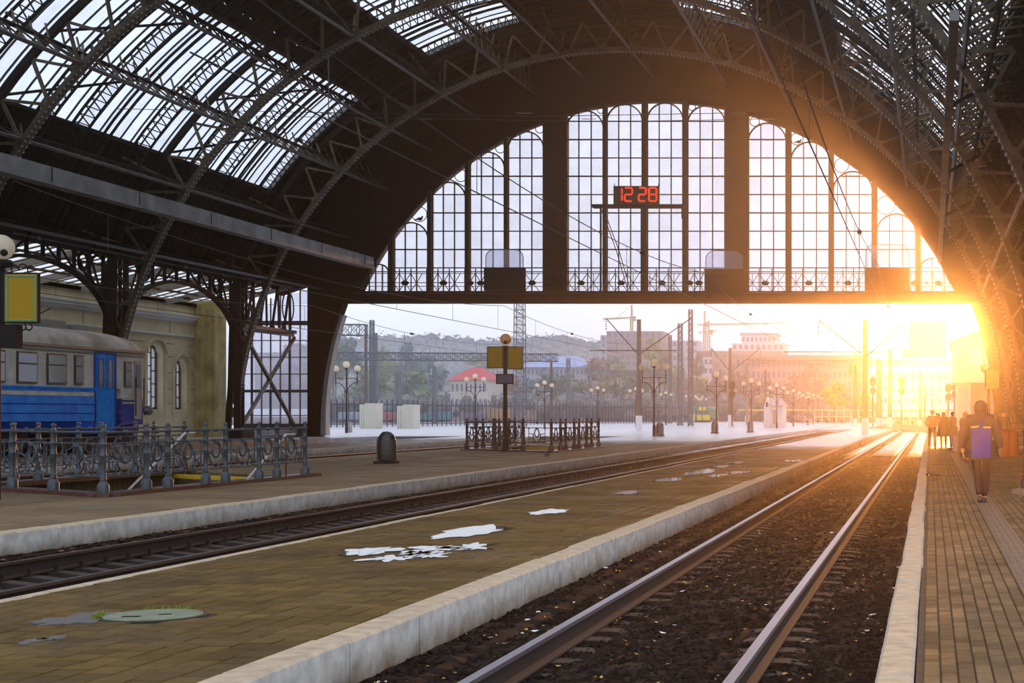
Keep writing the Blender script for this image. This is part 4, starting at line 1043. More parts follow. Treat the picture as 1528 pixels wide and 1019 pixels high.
q = MB(); q.tube([(TX-.25, TY1, 1.6), (TX-.25, TY1+.55, 1.6), (TX-.25, TY1+.56, 1.6), (TX-.25, TY1+.62, 1.6)], [.1, .08, .2, .2], 10); q.build('buffer', mat('buffer_grey', (130, 128, 124), .5), tr)
# step ladder below cab, roof gear, bogies
for z in (.75, 1.0, 1.25, 1.5): 
    q = MB(); q.box(TX, TX+.12, wy(173), wy(181), z, z+.06); q.build('step', NAVY, tr)
GEAR = mat('roof_gear', (120, 120, 116), .8)
for px0, px1, z in ((118, 146, .26), (163, 178, .18), (60, 85, .16)):
    q = MB(); ya, yb = wy(px0), wy(px1); q.bbox(TX-2.2, TX-1.2, ya, yb, 4.6, 4.7+z, .04); q.build('roof_vent', GEAR, tr)
q = MB(); yy = 32.9*F/(VX-91); q.tube([(TX-1.7, 58.4, 4.6), (TX-1.7, 58.4, 5.7)], .05, 6); 
for k in range(5): an = -1.1+k*.55; q.tube([(TX-1.7+.1*k-.2, 58.4+.15*math.sin(an), 4.9), (TX-1.7+.7*math.sin(an), 58.4+.9*math.sin(an), 5.05+.3*abs(math.cos(an*0)))], .02, 4)
q.build('roof_insulator', IRONB, tr)
q = MB(); q.box(TX-1.9, TX-1.5, TY0, TY1-3, 4.68, 4.78); q.build('roof_walkway', GEAR, tr)
for yc in (46.5, 59.8):
    q = MB(); q.box(TX-2.9, TX-.35, yc-1.7, yc+1.7, .25, .8)
    for s in (-1.25, 1.25):
        q.tube([(TX-2.55, yc+s, .33), (TX-.5, yc+s, .33)], .46, 18)
    q.build('bogie', mat('bogie_grime', (36, 32, 28), .8), tr)
q = MB(); q.box(TX-2.8, TX-.4, 49.5, 56.5, .25, .95); q.box(TX-3, TX-.3, TY0, TY1-.8, .82, .97); q.build('underframe', mat('underframe_grime', (26, 24, 22), .85), tr)

# ------------------------------------------------------------ stairwell railings
FG = mat('railing_grey', (66, 76, 80), .45, .1, var=.15, vs=6, spec=.5); FB = mat('railing_dark', (52, 46, 48), .5, .1, spec=.4)
GRAN = mat('red_granite', (98, 60, 50), .22, col2=(66, 40, 34), vs=40, spec=.6)
def post_mb():
    q = MB(); q.lathe([(r_*.86, z) for r_, z in [(.12, 0), (.12, .13), (.09, .17), (.065, .2), (.075, .24), (.06, .27), (.058, .62), (.075, .64), (.075, .67), (.06, .69), (.06, .82), (.08, .85), (.062, .88), (.06, 1.02), (.085, 1.05), (.085, 1.08), (.045, 1.1), (.035, 1.15), (.055, 1.17), (.05, 1.2), (.012, 1.22)]], n=8); return q
PM = {}
def railing(name, label, m, lines, lg):
    root = thing(name, label, 'railing', (lines[0][0][0], lines[0][0][1], .07), lg)
    if m.name not in PM: PM[m.name] = post_mb().mesh('post', m, smooth=True)
    done = set()
    for line in lines:
        for i, (x, y) in enumerate(line):
            if (round(x, 2), round(y, 2)) not in done:
                done.add((round(x, 2), round(y, 2))); inst('post', PM[m.name], root, (x-root.location.x, y-root.location.y, 0))
        for (xa, ya), (xb, yb) in zip(line, line[1:]):
            a = Vector((xa, ya, .07)); c = Vector((xb, yb, .07)); d = (c-a); Ln = d.length; d.normalize(); Z = Vector((0, 0, 1))
            q = MB()
            q.tube([a+Z*1.06, c+Z*1.06], .024, 6); q.ball(a+d*Ln/2+Z*1.06, .045, 8, 6); q.tube([a+Z*.86, c+Z*.86], .018, 6)
            q.build('hand_rail', m, root)
            q = MB(); q.tube([a+Z*.28, c+Z*.28], .016, 6); q.build('bottom_rail', m, root)
            q = MB(); mid = a+d*Ln/2
            al = abs(d.x)   # panels along the hall carry wider ovals
            rw = .19 if al > .4 else .22
            q.ring(mid+Z*.66, rw*.86, .165, .02, ax=d, n=18, m=5); q.ring(mid+Z*.66, rw*.72, .14, .012, ax=d, n=18, m=4)
            q.ring(mid+Z*.58, rw*1.35, .26, .018, ax=d, a0=-PI*1.1, a1=PI*.1, n=18, m=5)
            side = min(Ln/2-.1, .58)
            for s in (-1, 1):
                q.tube([mid+d*s*rw*1.1+Z*.44, mid+d*s*rw*.75+Z*.36, mid+d*s*rw*1.15+Z*.29], .018, 5)
                q.tube([mid+d*s*(rw*1.15)+Z*.58, mid+d*s*(side)+Z*.66], .016, 5)
                if side > .45:
                    q.tube([mid+d*s*side+Z*.28, mid+d*s*side+Z*.86], .014, 5); q.ball(mid+d*s*side+Z*.84, .035, 8, 5)
                    q.tube([mid+d*s*(rw*1.3)+Z*.6, mid+d*s*(rw*1.6)+Z*.45, mid+d*s*(rw*1.45)+Z*.34, mid+d*s*side*.92+Z*.3], .016, 5)
                    q.ring(mid+d*s*(side*.86)+Z*.46, .06, .07, .012, ax=d, n=10, m=4)
                    q.tube([mid+d*s*(side*.9)+Z*.4, mid+d*s*(rw*1.4)+Z*.52], .013, 5)
            q.box(mid.x-.05, mid.x+.05, mid.y-.05, mid.y+.05, .8+.07, .87+.07)
            q.build('scroll_panel', m, root)
    return root
def side(x, y0, gaps): 
    r_ = [(x, y0)]
    for g_ in gaps: r_.append((x, r_[-1][1]+g_))
    return r_
f1r = side(-14.5, 28.2, [1.55, .85, 1.6, .9, 1.65, .95, 1.6]); f1l = side(-18.8, 31.5, [1.5, .9, 1.6, .95, 1.6, .9, 1.6])
f1f = [(-14.5, 28.2), (-16.0, 29.35), (-17.35, 30.4), (-18.8, 31.5)]
railing('stair_railing', 'grey cast iron scroll railing round the near stairwell, in front of the train', FG, [f1f, f1r, f1l], 'scroll railings round the stairwells')
f2r = side(-14.3, 60.7, [1.5, .9, 1.5, .9, 1.45, .95, 1.45]); f2l = side(-18.75, 65.1, [1.35, 1.0, 1.6, .9, 1.65, 1.0, 1.55])
f2f = [(-14.3, 60.7), (-15.75, 62.15), (-17.2, 63.6), (-18.75, 65.1)]
railing('stair_railing', 'dark scroll railing round the far stairwell under the twin yellow sign post', FB, [f2f, f2r, f2l], 'scroll railings round the stairwells')
def slabline(q, pts, w_, z0, z1):
    for (xa, ya), (xb, yb) in zip(pts, pts[1:]):
        d = Vector((xb-xa, yb-ya, 0)).normalized(); n_ = Vector((-d.y, d.x, 0))*w_; e_ = d*w_*.99
        a = Vector((xa, ya, 0))-e_; c = Vector((xb, yb, 0))+e_
        q.hexa([(*(a-n_)[:2], z0), (*(c-n_)[:2], z0), (*(c+n_)[:2], z0), (*(a+n_)[:2], z0), (*(a-n_)[:2], z1), (*(c-n_)[:2], z1), (*(c+n_)[:2], z1), (*(a+n_)[:2], z1)])
for (ff, rr_, ll, lb) in ((f1f, f1r, f1l, 'near'), (f2f, f2r, f2l, 'far')):
    o = thing('granite_curb', 'red granite curb under the railing of the %s stairwell' % lb, 'curb', (ff[0][0], ff[0][1], 0), 'granite curbs of the stairwells')
    for pts in (ff, rr_+[(rr_[-1][0], rr_[-1][1]+.3)], ll):
        q = MB(); slabline(q, [pts[0], pts[-1]], .2, -.02, .07+.002*(ff, rr_, ll).index(pts) if pts in (ff, ll) else .072); q.build('curb_slab', GRAN, o)
    # steps down towards the camera
    st = thing('underpass_stairs', 'stone stairs with a yellow top edge going down inside the %s stairwell' % lb, 'stairs', (WX0, rr_[-1][1], 0), 'underpass stairs')
    yt, yt2 = rr_[-1][1]+.2, ll[-1][1]+.2
    for k in range(14):
        dy = k*.42; q = MB(); z = -.13-k*.17
        q.prism([(WX0+.02, yt2-dy-.6), (WX1-.02, yt-dy-.6), (WX1-.02, yt-dy), (WX0+.02, yt2-dy)], -2.6, z); q.build('step', mat('stair_stone', (120, 112, 100), .6), st)
    q = MB(); q.prism([(WX0+.05, yt2-1.0), (WX1-.05, yt-1.0), (WX1-.05, yt-.8), (WX0+.05, yt2-.8)], -.12, -.03); q.build('yellow_edge', mat('warning_yellow', (214, 176, 30), .6), st)
    HR = mat('white_handrail', (205, 198, 190), .5)
    for x_, ya in ((WX1-.28, yt), (WX0+.3, yt2)):
        q = MB(); q.tube([(x_, ya-.1, .98), (x_, ya-.6, .98), (x_, ya-5.4, -1.2)], .03, 6); q.build('handrail', HR, st)
        q = MB(); q.tube([(x_, ya-.6, -.3), (x_, ya-.6, .98)], .022, 6); q.build('handrail_post', mat('handrail_post_red', (96, 56, 46), .5), st)

# ------------------------------------------------------------ litter bins
def bin_(name, label, x, y, H, m, grp=None, rz=0.0, base=True):
    p = G(x, y); t = thing(name, label, 'bin', p, grp, rz); s = H/.95
    q = MB(); q.lathe([(r_*s, z*s) for r_, z in ((.27, .09), (.285, .12), (.285, .62), (.275, .68), (.25, .77), (.2, .86), (.12, .93), (.04, .955))], n=20, sx=1, sy=.82); q.build('body', m, t, False, True)
    q = MB()
    for i, (r_, z, r2, z2) in enumerate(((.29, .12, .29, .62), (.29, .62, .255, .78), (.255, .78, .13, .935))): q.beam((-r_*s*.45, -r_*s*.78, z*s), (-r2*s*.45, -r2*s*.78, z2*s), .085*s, .03)
    q.build('opening_strip', IRONB, t, False)
    q = MB(); q.ball((.2*s, -.14*s, .79*s), .06*s, 10, 6); q.build('ash_hole', IRONB, t, False)
    q = MB(); q.box(-.32*s, .3*s, -.24*s, .24*s, 0, .07*s); q.lathe([(.22*s, .05*s), (.24*s, .1*s)], n=16); q.build('foot_plate', IRONB, t, False)
    q = MB()
    for z in (.3, .66): q.lathe([(.29*s, z*s), (.292*s, z*s+.02), (.285*s, z*s+.03)], n=20, sy=.82)
    q.build('band', m, t, False); return t
bin_('litter_bin', 'dark green domed litter bin standing alone on the left platform', 577, 691.5, .94, mat('bin_green', (52, 60, 58), .45, var=.15, vs=4))
BG = mat('bin_grey', (120, 124, 134), .5)
bin_('litter_bin', 'grey domed litter bin beside the nearest three globe lamp post', 984.5, 650.6, .92, BG, 'grey bins on the open platform')
bin_('litter_bin', 'grey domed litter bin at the foot of the second lamp post on the open platform', 1066.5, 646.5, .92, BG, 'grey bins on the open platform')
bin_('litter_bin', 'grey domed litter bin at the foot of the third lamp post on the open platform', 1119.5, 645, .86, BG, 'grey bins on the open platform')

# ------------------------------------------------------------ sign posts
YEL = mat('sign_yellow', (158, 124, 14), .5, spec=.2); YEL2 = mat('sign_yellow_right', (178, 150, 30), .5, spec=.3)
GLOBE = globemat('opal_globe', (244, 234, 212)); GLOBE2 = globemat('opal_globe_warm', (240, 204, 146))
def px_box(q, x0, x1, y0, y1, Y, d): a, c = A(x0, y1, Y), A(x1, y0, Y); q.box(a.x, c.x, Y-d/2, Y+d/2, a.z, c.z)
p = G(754, 674); Y = p.y
t = thing('sign_post', 'black lamp post with twin yellow panels and a small dark blue panel', 'sign post', p)
q = MB(); q.lathe([(.13, 0), (.13, .3), (.1, .35), (.085, 1.2), (.075, 3.98)], n=12); q.build('pole', IRONB, t, False, True)
gl = A(754.5, 506, Y)-p
q = MB(); q.ball(gl, 8.2*Y/F, 20, 14); q.build('globe', GLOBE2, t, False, True)
q = MB(); q.lathe([(.12, 3.9), (.16, 4.0), (.13, 4.1)], n=12); q.ball((gl.x+.04, -.2, gl.z-.13), .07, 8, 6); q.build('lamp_cap', IRONB, t, False)
for x0, x1, y0, y1, nm, mm in ((727, 751, 517, 549.5, 'yellow_panel', YEL), (757.5, 780, 517, 551, 'yellow_panel', YEL), (740.5, 766, 558, 573, 'blue_panel', mat('panel_blue', (58, 68, 92), .5))):
    q = MB(); px_box(q, x0, x1, y0, y1, Y-.12, .1); fr_ = q.build('panel_frame', mat('frame_green', (58, 70, 52), .6) if mm is YEL else IRONB, t)
    q = MB(); px_box(q, x0+1.6, x1-1.6, y0+1.6, y1-1.6, Y-.175, .02); q.build(nm, mm, fr_)
# left foreground sign post
Y = 27.2
t = thing('sign_post', 'black lamp post with one yellow panel bordered in green, nearest the camera', 'sign post', (XY(2, Y), Y, 0))
q = MB(); a = XY(-7, Y); c = XY(7.5, Y); q.tube([((a+c)/2, Y, EYE+(VY-500)*Y/F), ((a+c)/2, Y, EYE+(VY-388)*Y/F)], (c-a)/2, 12); q.tube([((a+c)/2-.04, Y, .0), ((a+c)/2-.04, Y, EYE+(VY-500)*Y/F)], (c-a)/2-.035, 12); q.build('pole', IRONB, t)
q = MB(); q.ball(A(1, 369, Y), 19*Y/F, 24, 16); q.build('globe', GLOBE, t, smooth=True)
q = MB(); g_ = A(6, 377, Y-.22); q.ball(g_, .06, 10, 6); q.build('globe_hole', IRONB, t)
q = MB(); a = A(1, 393, Y); q.lathe([(.17, -.06), (.2, 0), (.16, .06)], (a.x, a.y, a.z), 14); q.build('lamp_cap', IRONB, t)
q = MB(); px_box(q, 5.5, 57, 407, 482, Y, .14); f_ = q.build('panel_frame', IRONB, t)
q = MB(); px_box(q, 7.5, 55, 409, 480, Y-.075, .02); q.build('yellow_panel', YEL, f_)
q = MB()
for x0, x1, y0, y1 in ((10, 12, 412, 477), (52, 54, 412, 477), (10, 54, 410.5, 412.5), (10, 54, 476.5, 478.5)): px_box(q, x0-.5, x1-.5, y0, y1, Y-.09, .012)
q.build('green_border', mat('border_green', (74, 150, 120), .6), f_)
q = MB(); px_box(q, -8, 29, 484, 519, Y, .2); q.build('switch_box', IRONB, t)
q = MB()
for cx, cy, rx in ((22, 402, 5), (34, 399, 6), (46, 402, 5)): q.ring(A(cx, cy, Y), rx*Y/F, 5*Y/F, .012, a0=0, a1=PI*1.3, n=12, m=4)
for cx, cy, rx in ((34, 488, 5), (43, 488, 5)): q.ring(A(cx, cy, Y), rx*Y/F, 4.5*Y/F, .012, a0=PI, a1=PI*2.4, n=12, m=4)
q.build('scroll', IRONB, t)
# right sign post
p = G(1500, 668); Y = p.y
t = thing('sign_post', 'globe lamp post with a yellow panel behind the walking worker', 'sign post', (XY(1475, Y), Y, 0))
q = MB(); q.tube([(XY(1475, Y), Y, 0), (XY(1475, Y), Y, EYE+(VY-553)*Y/F)], .07, 10); q.build('pole', IRONB, t)
q = MB(); q.ball(A(1469.5, 549.5, Y), 6.6*Y/F, 18, 12); q.build('globe', GLOBE, t, smooth=True)
q = MB(); px_box(q, 1469.5, 1493, 550.5, 581, Y-.1, .12); f_ = q.build('panel_frame', IRONB, t)
q = MB(); px_box(q, 1471.5, 1491, 552, 579.5, Y-.17, .02); q.build('yellow_panel', YEL2, f_)

# ------------------------------------------------------------ lamp posts with three globes
LP = mat('lamp_iron', (40, 40, 46), .55, spec=.3)
def lamp_proto(label):
    t = thing('lamp_post', label, 'lamp post', (0, 0, 0), 'three globe lamp posts')
    q = MB(); q.lathe([(.1, 0), (.1, .6), (.075, .7), (.065, .75), (.055, 2.6), (.07, 2.65), (.05, 2.7), (.045, 4.25)], n=8); q.build('pole', LP, t, False)
    for s in (-1, 0, 1):
        q = MB()
        if s: q.tube([(0, 0, 2.55), (s*.12, 0, 2.95), (s*.3, 0, 3.2), (s*.55, 0, 3.33), (s*.72, 0, 3.35)], .03, 6); q.tube([(s*.72, 0, 3.2), (s*.72, 0, 4.1)], .03, 6); q.tube([(0, 0, 3.62), (s*.72, 0, 3.62)], .025, 6); q.tube([(s*.13, 0, 2.3), (s*.13, 0, 2.8)], .02, 5)
        q.lathe([(.06, 4.05 if s else 4.2), (.12, 4.12 if s else 4.28), (.08, 4.18 if s else 4.33)], (s*.72, 0, 0), 8); q.build('arm', LP, t, False)
        q = MB(); q.ball((s*.72, 0, 4.27 if s else 4.55), .215, 16, 10); q.build('globe', GLOBE, t, False, True)
    return t
lamps = [(976, 541, 105.9, 'nearest three globe lamp post on the open platform, beside a grey bin'),
 (517, 538, None, 'three globe lamp post just right of the left foot of the arch', 124.5, 5.3),
 (709, 557.5, None, 'three globe lamp post left of the twin yellow sign post', 150, 5.0),
 (812.5, 567, None, 'three globe lamp post right of the twin yellow sign post', 172, 4.9),
 (891.5, 575, None, 'three globe lamp post between the far stairwell railing and the tall catenary pole', 195, 4.7),
 (1069, 558.5, 121, 'second three globe lamp post on the open platform, behind a grey bin'),
 (1121, 568, 145, 'third three globe lamp post on the open platform, behind a grey bin'),
 (1159, 574, 163, 'three globe lamp post in front of the little kiosk'),
 (1183.8, 582, 195, 'three globe lamp post just right of the little kiosk'),
 (1205.7, 586, 222, 'fourth lamp post back from the kiosk, left one of the far cluster'),
 (1213.5, 588.5, 245, 'slightly smaller lamp post in the far cluster near the round yellow tree'),
 (1220, 591, 268, 'smallest lamp post of the far cluster, nearest the round yellow tree'),
 (1197, 590, 262, 'distant lamp post at the left edge of the far cluster'),
 (949, 579, 190, 'distant lamp post just left of the tall catenary pole with white foot'),
 (993.8, 585.3, 225, 'distant lamp post right of the nearest one, before the dark rail fence'),
 (1030.6, 588.5, 250, 'distant lamp post beside the second concrete pole'),
 (1048, 593, 290, 'distant lamp post in front of the green and yellow locomotive'),
 (1040.5, 593.5, 300, 'very distant lamp post just left of the green and yellow locomotive'),
 (1371.5, 588, 245, 'distant lamp post before the long white building'),
 (1390.5, 585, 262, 'distant lamp post before the long white building, right beside the saluting man')]
P0 = None
for e_ in lamps:
    x, yt, D, lb = e_[:4]
    if D is None: D, H = e_[4], e_[5]
    else: H = EYE+(VY-yt)*D/F
    loc = (XY(x, D), D, 0 if D < 158 else -.06)
    if P0 is None: P0 = lamp_proto(lb); P0.location = loc; P0.scale = (H/4.55,)*3
    else: dup(P0, loc, lb, scale=H/4.55)
# ------------------------------------------------------------ overhead line
CONC = mat('weathered_concrete_pole', (104, 92, 84), .8, col2=(84, 74, 68), vs=1.5); WHT = mat('white_pole_foot', (225, 222, 220), .7)
STEEL = mat('galvanised_lattice', (88, 100, 108), .6); DST = mat('far_lattice', (96, 104, 112), .7)
def cpole(x, yt, yb, rpx, wy_, lb, arms=(), D=None, crossbar=None, grp='concrete catenary poles'):
    D = D or F*EYE/(yb-VY); z0 = -.0 if D < 158.5 else -.08; X = XY(x, D)
    t = thing('catenary_pole', lb, 'pole', (X, D, z0), grp); zt = EYE+(VY-yt)*D/F; r_ = rpx*D/F
    if wy_:
        q = MB(); q.tube([(X, D, z0), (X, D, EYE+(VY-wy_)*D/F)], r_*1.15, 12); q.build('white_foot', WHT, t); zb = EYE+(VY-wy_)*D/F
    else: zb = z0
    q = MB(); q.tube([(X, D, zb), (X, D, zt)], [r_, r_*.72], 12); q.tube([(X, D, zt-.02), (X, D, zt+.08)], r_*.8, 12); q.build('shaft', CONC, t)
    for (xa, ya, xb, yb2) in arms:
        q = MB(); q.tube([A(xa, ya, D), A(xb, yb2, D)], .045, 6); q.build('bracket_arm', IRON, t)
        q = MB(); e_ = A(xb, yb2, D)
        for k in range(4): q.lathe([(.02, -.25-k*.22), (.11, -.3-k*.22), (.02, -.36-k*.22)], tuple(e_), 8)
        q.build('insulator', mat('insulator_brown', (70, 48, 44), .3), t)
    if crossbar:
        q = MB(); q.tube([A(crossbar[0], crossbar[2], D), A(crossbar[1], crossbar[2], D)], .04, 5); q.build('cross_bar', IRON, t)
    return t
cpole(953.4, 478, 641.6, 4.2, 620, 'tall concrete catenary pole with white foot and two raised arms, behind the nearest lamp post', ((950, 526.5, 904.5, 475), (957, 526.5, 1032, 474)), crossbar=(880, 1010, 523))
cpole(1089.5, 520, 635.3, 3, 619, 'concrete catenary pole with white foot and two raised arms, right of the second lamp post', ((1087, 552, 1061, 519), (1092, 554, 1135, 519)))
cpole(1290.8, 478, 647.6, 4.6, 623.5, 'tallest concrete catenary pole with white foot on the centre platform, two raised arms', ((1287, 529, 1221, 477), (1295, 530, 1349, 482)), crossbar=(1170, 1330, 525))
cpole(1327.8, 521, 637, 3.2, 622, 'concrete catenary pole with white foot right of the tallest one', ((1329, 545, 1368, 526),), D=F*EYE/19)
cpole(1310, 536, 634.5, 3, 623, 'left pole of a close pair between the two white footed poles by the track', D=205)
cpole(1314.5, 539, 634.5, 2.5, 624, 'right pole of a close pair between the two white footed poles by the track', D=207)
cpole(1275.8, 546, 633.5, 2.6, 624.5, 'slim leaning catenary pole beside the round yellow tree', D=220)
cpole(1373.4, 556, 635, 2.3, 626, 'catenary pole before the long white building', D=215)
cpole(1032.7, 507, 631, 2.8, 618, 'concrete catenary pole with white foot left of the green locomotive', D=260)
cpole(1114.5, 543, 632, 2.6, 620, 'concrete pole with white foot just left of the third lamp post', D=240)
cpole(1142, 553, 600, 2.6, None, 'dark concrete pole rising behind the little kiosk', D=236)
cpole(546, 486, 636, 2.9, None, 'grey concrete gantry pole behind the left white box', D=184.4)
cpole(822.6, 537, 636, 2.4, None, 'grey concrete gantry pole at the right end of the long lattice gantry', D=184.4)
cpole(1380, 575, 634, 1.6, None, 'thin pole just right of the catenary pole before the long white building', D=222)
def lattice(name, lb, cat, p0, p1, wd, dp, nseg, m, rr=.04, grp=None, taper=1.0):
    p0 = Vector(p0); p1 = Vector(p1); d = (p1-p0).normalized()
    u = Vector((0, 1, 0)); v = d.cross(u).normalized()
    t = thing(name, lb, cat, p0, grp); q = MB(); s = [(-1, -1), (1, -1), (1, 1), (-1, 1)]
    def C_(f, a): k = 1+(taper-1)*f; return p0+(p1-p0)*f+v*wd/2*a[0]*k+u*dp/2*a[1]*k
    for a in s: q.tube([C_(0, a), C_(1, a)], rr, 4)
    q.build('chords', m, t); q = MB()
    for i in range(nseg):
        f0, f1 = i/nseg, (i+1)/nseg
        for j in (0, 2):
            a, c = s[j], s[(j+1) % 4]; q.tube([C_(f0, a), C_(f1, c)], rr*.6, 4, False); q.tube([C_(f1, a), C_(f1, c)], rr*.6, 4, False)
            q.tube([C_(f0, c), C_(f1, a)], rr*.5, 4, False)
    stuff(q.build('lacing', m, t)); return t
def gantry(x0, x1, y, h, D, lb, n, m=STEEL, legs=False):
    t = lattice('lattice_gantry', lb, 'gantry', A(x0, y, D), A(x1, y+(x1-x0)*.008, D), h*D/F, .9, n, m, .07, 'lattice gantries over the far tracks')
    if legs:
        for x in (x0+1, x1-1): q = MB(); a = A(x, y, D); q.tube([a, (a.x, a.y, -.4)], [.14, .2], 8); q.build('leg', m, t)
    return t
gantry(497, 831, 531, 11, 184, 'long lattice gantry spanning behind the twin yellow sign post', 26)
gantry(497, 547, 492, 16, 184, 'short lattice gantry stub high on the pole left of the white boxes', 4)
gantry(1114, 1460, 539.5, 6, 236, 'lattice gantry before the long pink building', 34, mat('warm_lattice', (140, 124, 116), .7), True)
gantry(880, 1000, 556, 7, 300, 'faint lattice gantry behind the tall catenary pole', 14, DST, True)
gantry(500, 600, 549.5, 8, 330, 'faint lattice gantry in the trees left of the red roofed house', 10, DST, True)
def mast(x, yt, yb, wpx, D, lb, m=STEEL, n=16, tp=.8): return lattice('lattice_mast', lb, 'mast', A(x, yb, D), A(x, yt, D), wpx*D/F, wpx*D/F, n, m, .06*D/180, 'lattice masts in the yard', tp)
mast(775.5, 440, 640, 16, 190, 'tall thick lattice mast right behind the twin yellow sign post', n=18)
mast(555, 478, 636, 6, 190, 'slim lattice mast just right of the grey gantry pole', n=18); mast(560.5, 497, 636, 4.5, 230, 'thinner lattice mast touching the slim one right of the gantry pole', n=18)
mast(1030.5, 462, 636, 6.5, 200, 'taller of two slim lattice masts right of the nearest lamp post', n=20); mast(1015, 483, 636, 7, 215, 'shorter of two slim lattice masts right of the nearest lamp post', n=18)
mast(594.5, 556, 634, 7, 240, 'short lattice mast behind the second white box', DST, 8); mast(648, 547, 634, 5, 260, 'short thin lattice mast left of the red roofed house', DST, 9)
mast(848, 535, 632, 5, 290, 'short thin lattice mast before the blue roofed building', DST, 9); mast(1000, 500, 632, 4, 260, 'faint lattice mast behind the right lamp globe', DST, 14)
WIRE = mat('overhead_wire', (46, 46, 50), .5)
for X, y0, y1, lb in ((-2.0, 14, 160, 'overhead contact line above the track beside the right platform'), (-9.2, 20, 160, 'overhead contact line above the sunken middle track'),
                      (-22.8, 40, 210, 'overhead contact line above the third track'), (-33.0, 40, 230, 'overhead contact line above the train')):
    t = thing('overhead_line', lb, 'overhead wire', (X, y0, 5.95), 'overhead contact lines')
    q = MB(); q.tube([(X, y0, 5.95), (X, y1, 5.9)], .014, 4); q.build('contact_wire', WIRE, t)
    q = MB(); sp = 46; pts = []; y = y0
    def mz(y): f = ((y-y0) % sp)/sp; return 7.25-.75*4*f*(1-f)
    while y <= y1: pts.append((X, y, mz(y))); y += 2.3
    q.tube(pts, .014, 4); q.build('messenger_wire', WIRE, t)
    q = MB(); y = y0+4.6
    while y < y1: q.tube([(X, y, 5.93), (X, y, mz(y))], .009, 3); y += 8.05
    q.build('dropper', WIRE, t)
    q = MB()
    for y in (y0+31, y0+62):
        if y < y1: q.tube([(X, y, mz(y)), (X, y+.3, mz(y)), (X, y+.5, mz(y)), (X, y+.8, mz(y))], [.02, .07, .07, .02], 6)
    q.build('line_insulator', IRON, t)
for i, (Y, z, x0, x1) in enumerate(((88, 17.8, -39, 3), (74, 15.5, -37.5, 1.6))):
    t = thing('span_wire', 'thin cross wire with small insulators strung across the hall under the '+('second' if i else 'first')+' truss', 'wire', (-18, Y, z), 'cross wires under the roof')
    q = MB(); q.tube([(x0, Y, z), ((x0+x1)/2, Y, z-.35), (x1, Y, z)], .016, 4); q.build('wire', WIRE, t)
    q = MB()
    for x in (-28, -19, -9.2):
        for k in range(7): q.lathe([(.02, -.02), (.07, 0), (.02, .02)], (x+k*.11, Y, z-.2), 6)
    q.build('insulator', mat('glass_insulator', (150, 140, 120), .3), t)

# ------------------------------------------------------------ signals
def signal(x, yt, yb, D, lb, red=False, mirror=False):
    s = D/F; t = thing('railway_signal', lb, 'signal', A(x, 636, D), 'colour light signals')
    q = MB(); q.tube([A(x, 636, D), A(x, yt, D)], .09, 8); q.build('mast', IRON, t)
    for k, cy in enumerate((yt+6.5, yt+20)):
        q = MB(); h = 6.8*s if k == 0 else 5.6*s; c = A(x, cy, D-.25); w2 = 4.6*s
        pts = [(c.x+w2*math.cos(u), c.z+(h-w2)*(1 if math.sin(u) >= 0 else -1)+w2*math.sin(u)) for u in np.linspace(0, 2*PI, 20, endpoint=False)]
        q.prismY([(p[0], p[1]) for p in pts][::-1], D-.35, D-.2); h_ = q.build('signal_head', IRONB, t)
        for j in (-1, 1):
            q = MB(); q.tube([A(x, cy+j*2.9, D-.38), A(x, cy+j*2.9, D-.5)], [1.9*s, 2.0*s], 10); q.build('lens_hood', mat('red_lens', (230, 60, 30), .3, emit=(255, 70, 30), es=1.5) if (red and k == 0 and j == 1) else IRON, h_)
    return t
signal(1302.5, 563, 604, 198, 'two headed signal showing red, just right of the tallest catenary pole', True)
signal(1345.2, 563, 604, 205, 'unlit two headed signal before the middle of the long white building')
signal(1415, 572, 610, 214, 'left one of two signals above the group of people'); signal(1424, 569, 606, 218, 'right one of two signals above the group of people, partly behind its neighbour')
signal(1092.5, 569, 605, 200, 'small signal beside the pole right of the second lamp post')

# ------------------------------------------------------------ dark rail fence, white boxes, kiosk, yellow frames
FEN = mat('fence_blue_black', (26, 32, 56), .6)
p0 = A(476, 637.5, 178); p0.z = -.05; p1 = A(1033, 630, 285); p1.z = -.05
fe = thing('rail_fence', 'long dark rail fence with tall pointed bars across the back of the yard', 'fence', p0)
L_ = (p1-p0).length; n = int(L_/1.12); dr = (p1-p0)/L_
bm_ = MB(); bm_.hexa([(-.05, -.05, 0), (.05, -.05, 0), (.05, .05, 0), (-.05, .05, 0), (-.05, -.05, 3.0), (.05, -.05, 3.0), (.05, .05, 3.0), (-.05, .05, 3.0)]); bm_.lathe([(.07, 3.0), (.005, 3.35)], n=4); me = bm_.mesh('fence_bar', FEN)
for i in range(n): inst('fence_bar', me, fe, dr*(i*L_/n))
bm2 = MB(); 
for i in range(n*5):
    if i % 5: a = p0+dr*(i*L_/n/5); bm2.box(a.x-.016, a.x+.016, a.y-.016, a.y+.016, .0, 2.75)
stuff(bm2.build('fence_infill', FEN, fe))
for z in (.35, 2.6): q = MB(); q.beam(p0+Vector((0, 0, z)), p1+Vector((0, 0, z)), .06, .1); q.build('fence_rail', FEN, fe)
BOX = mat('cream_metal_box', (206, 202, 186), .6, var=.05)
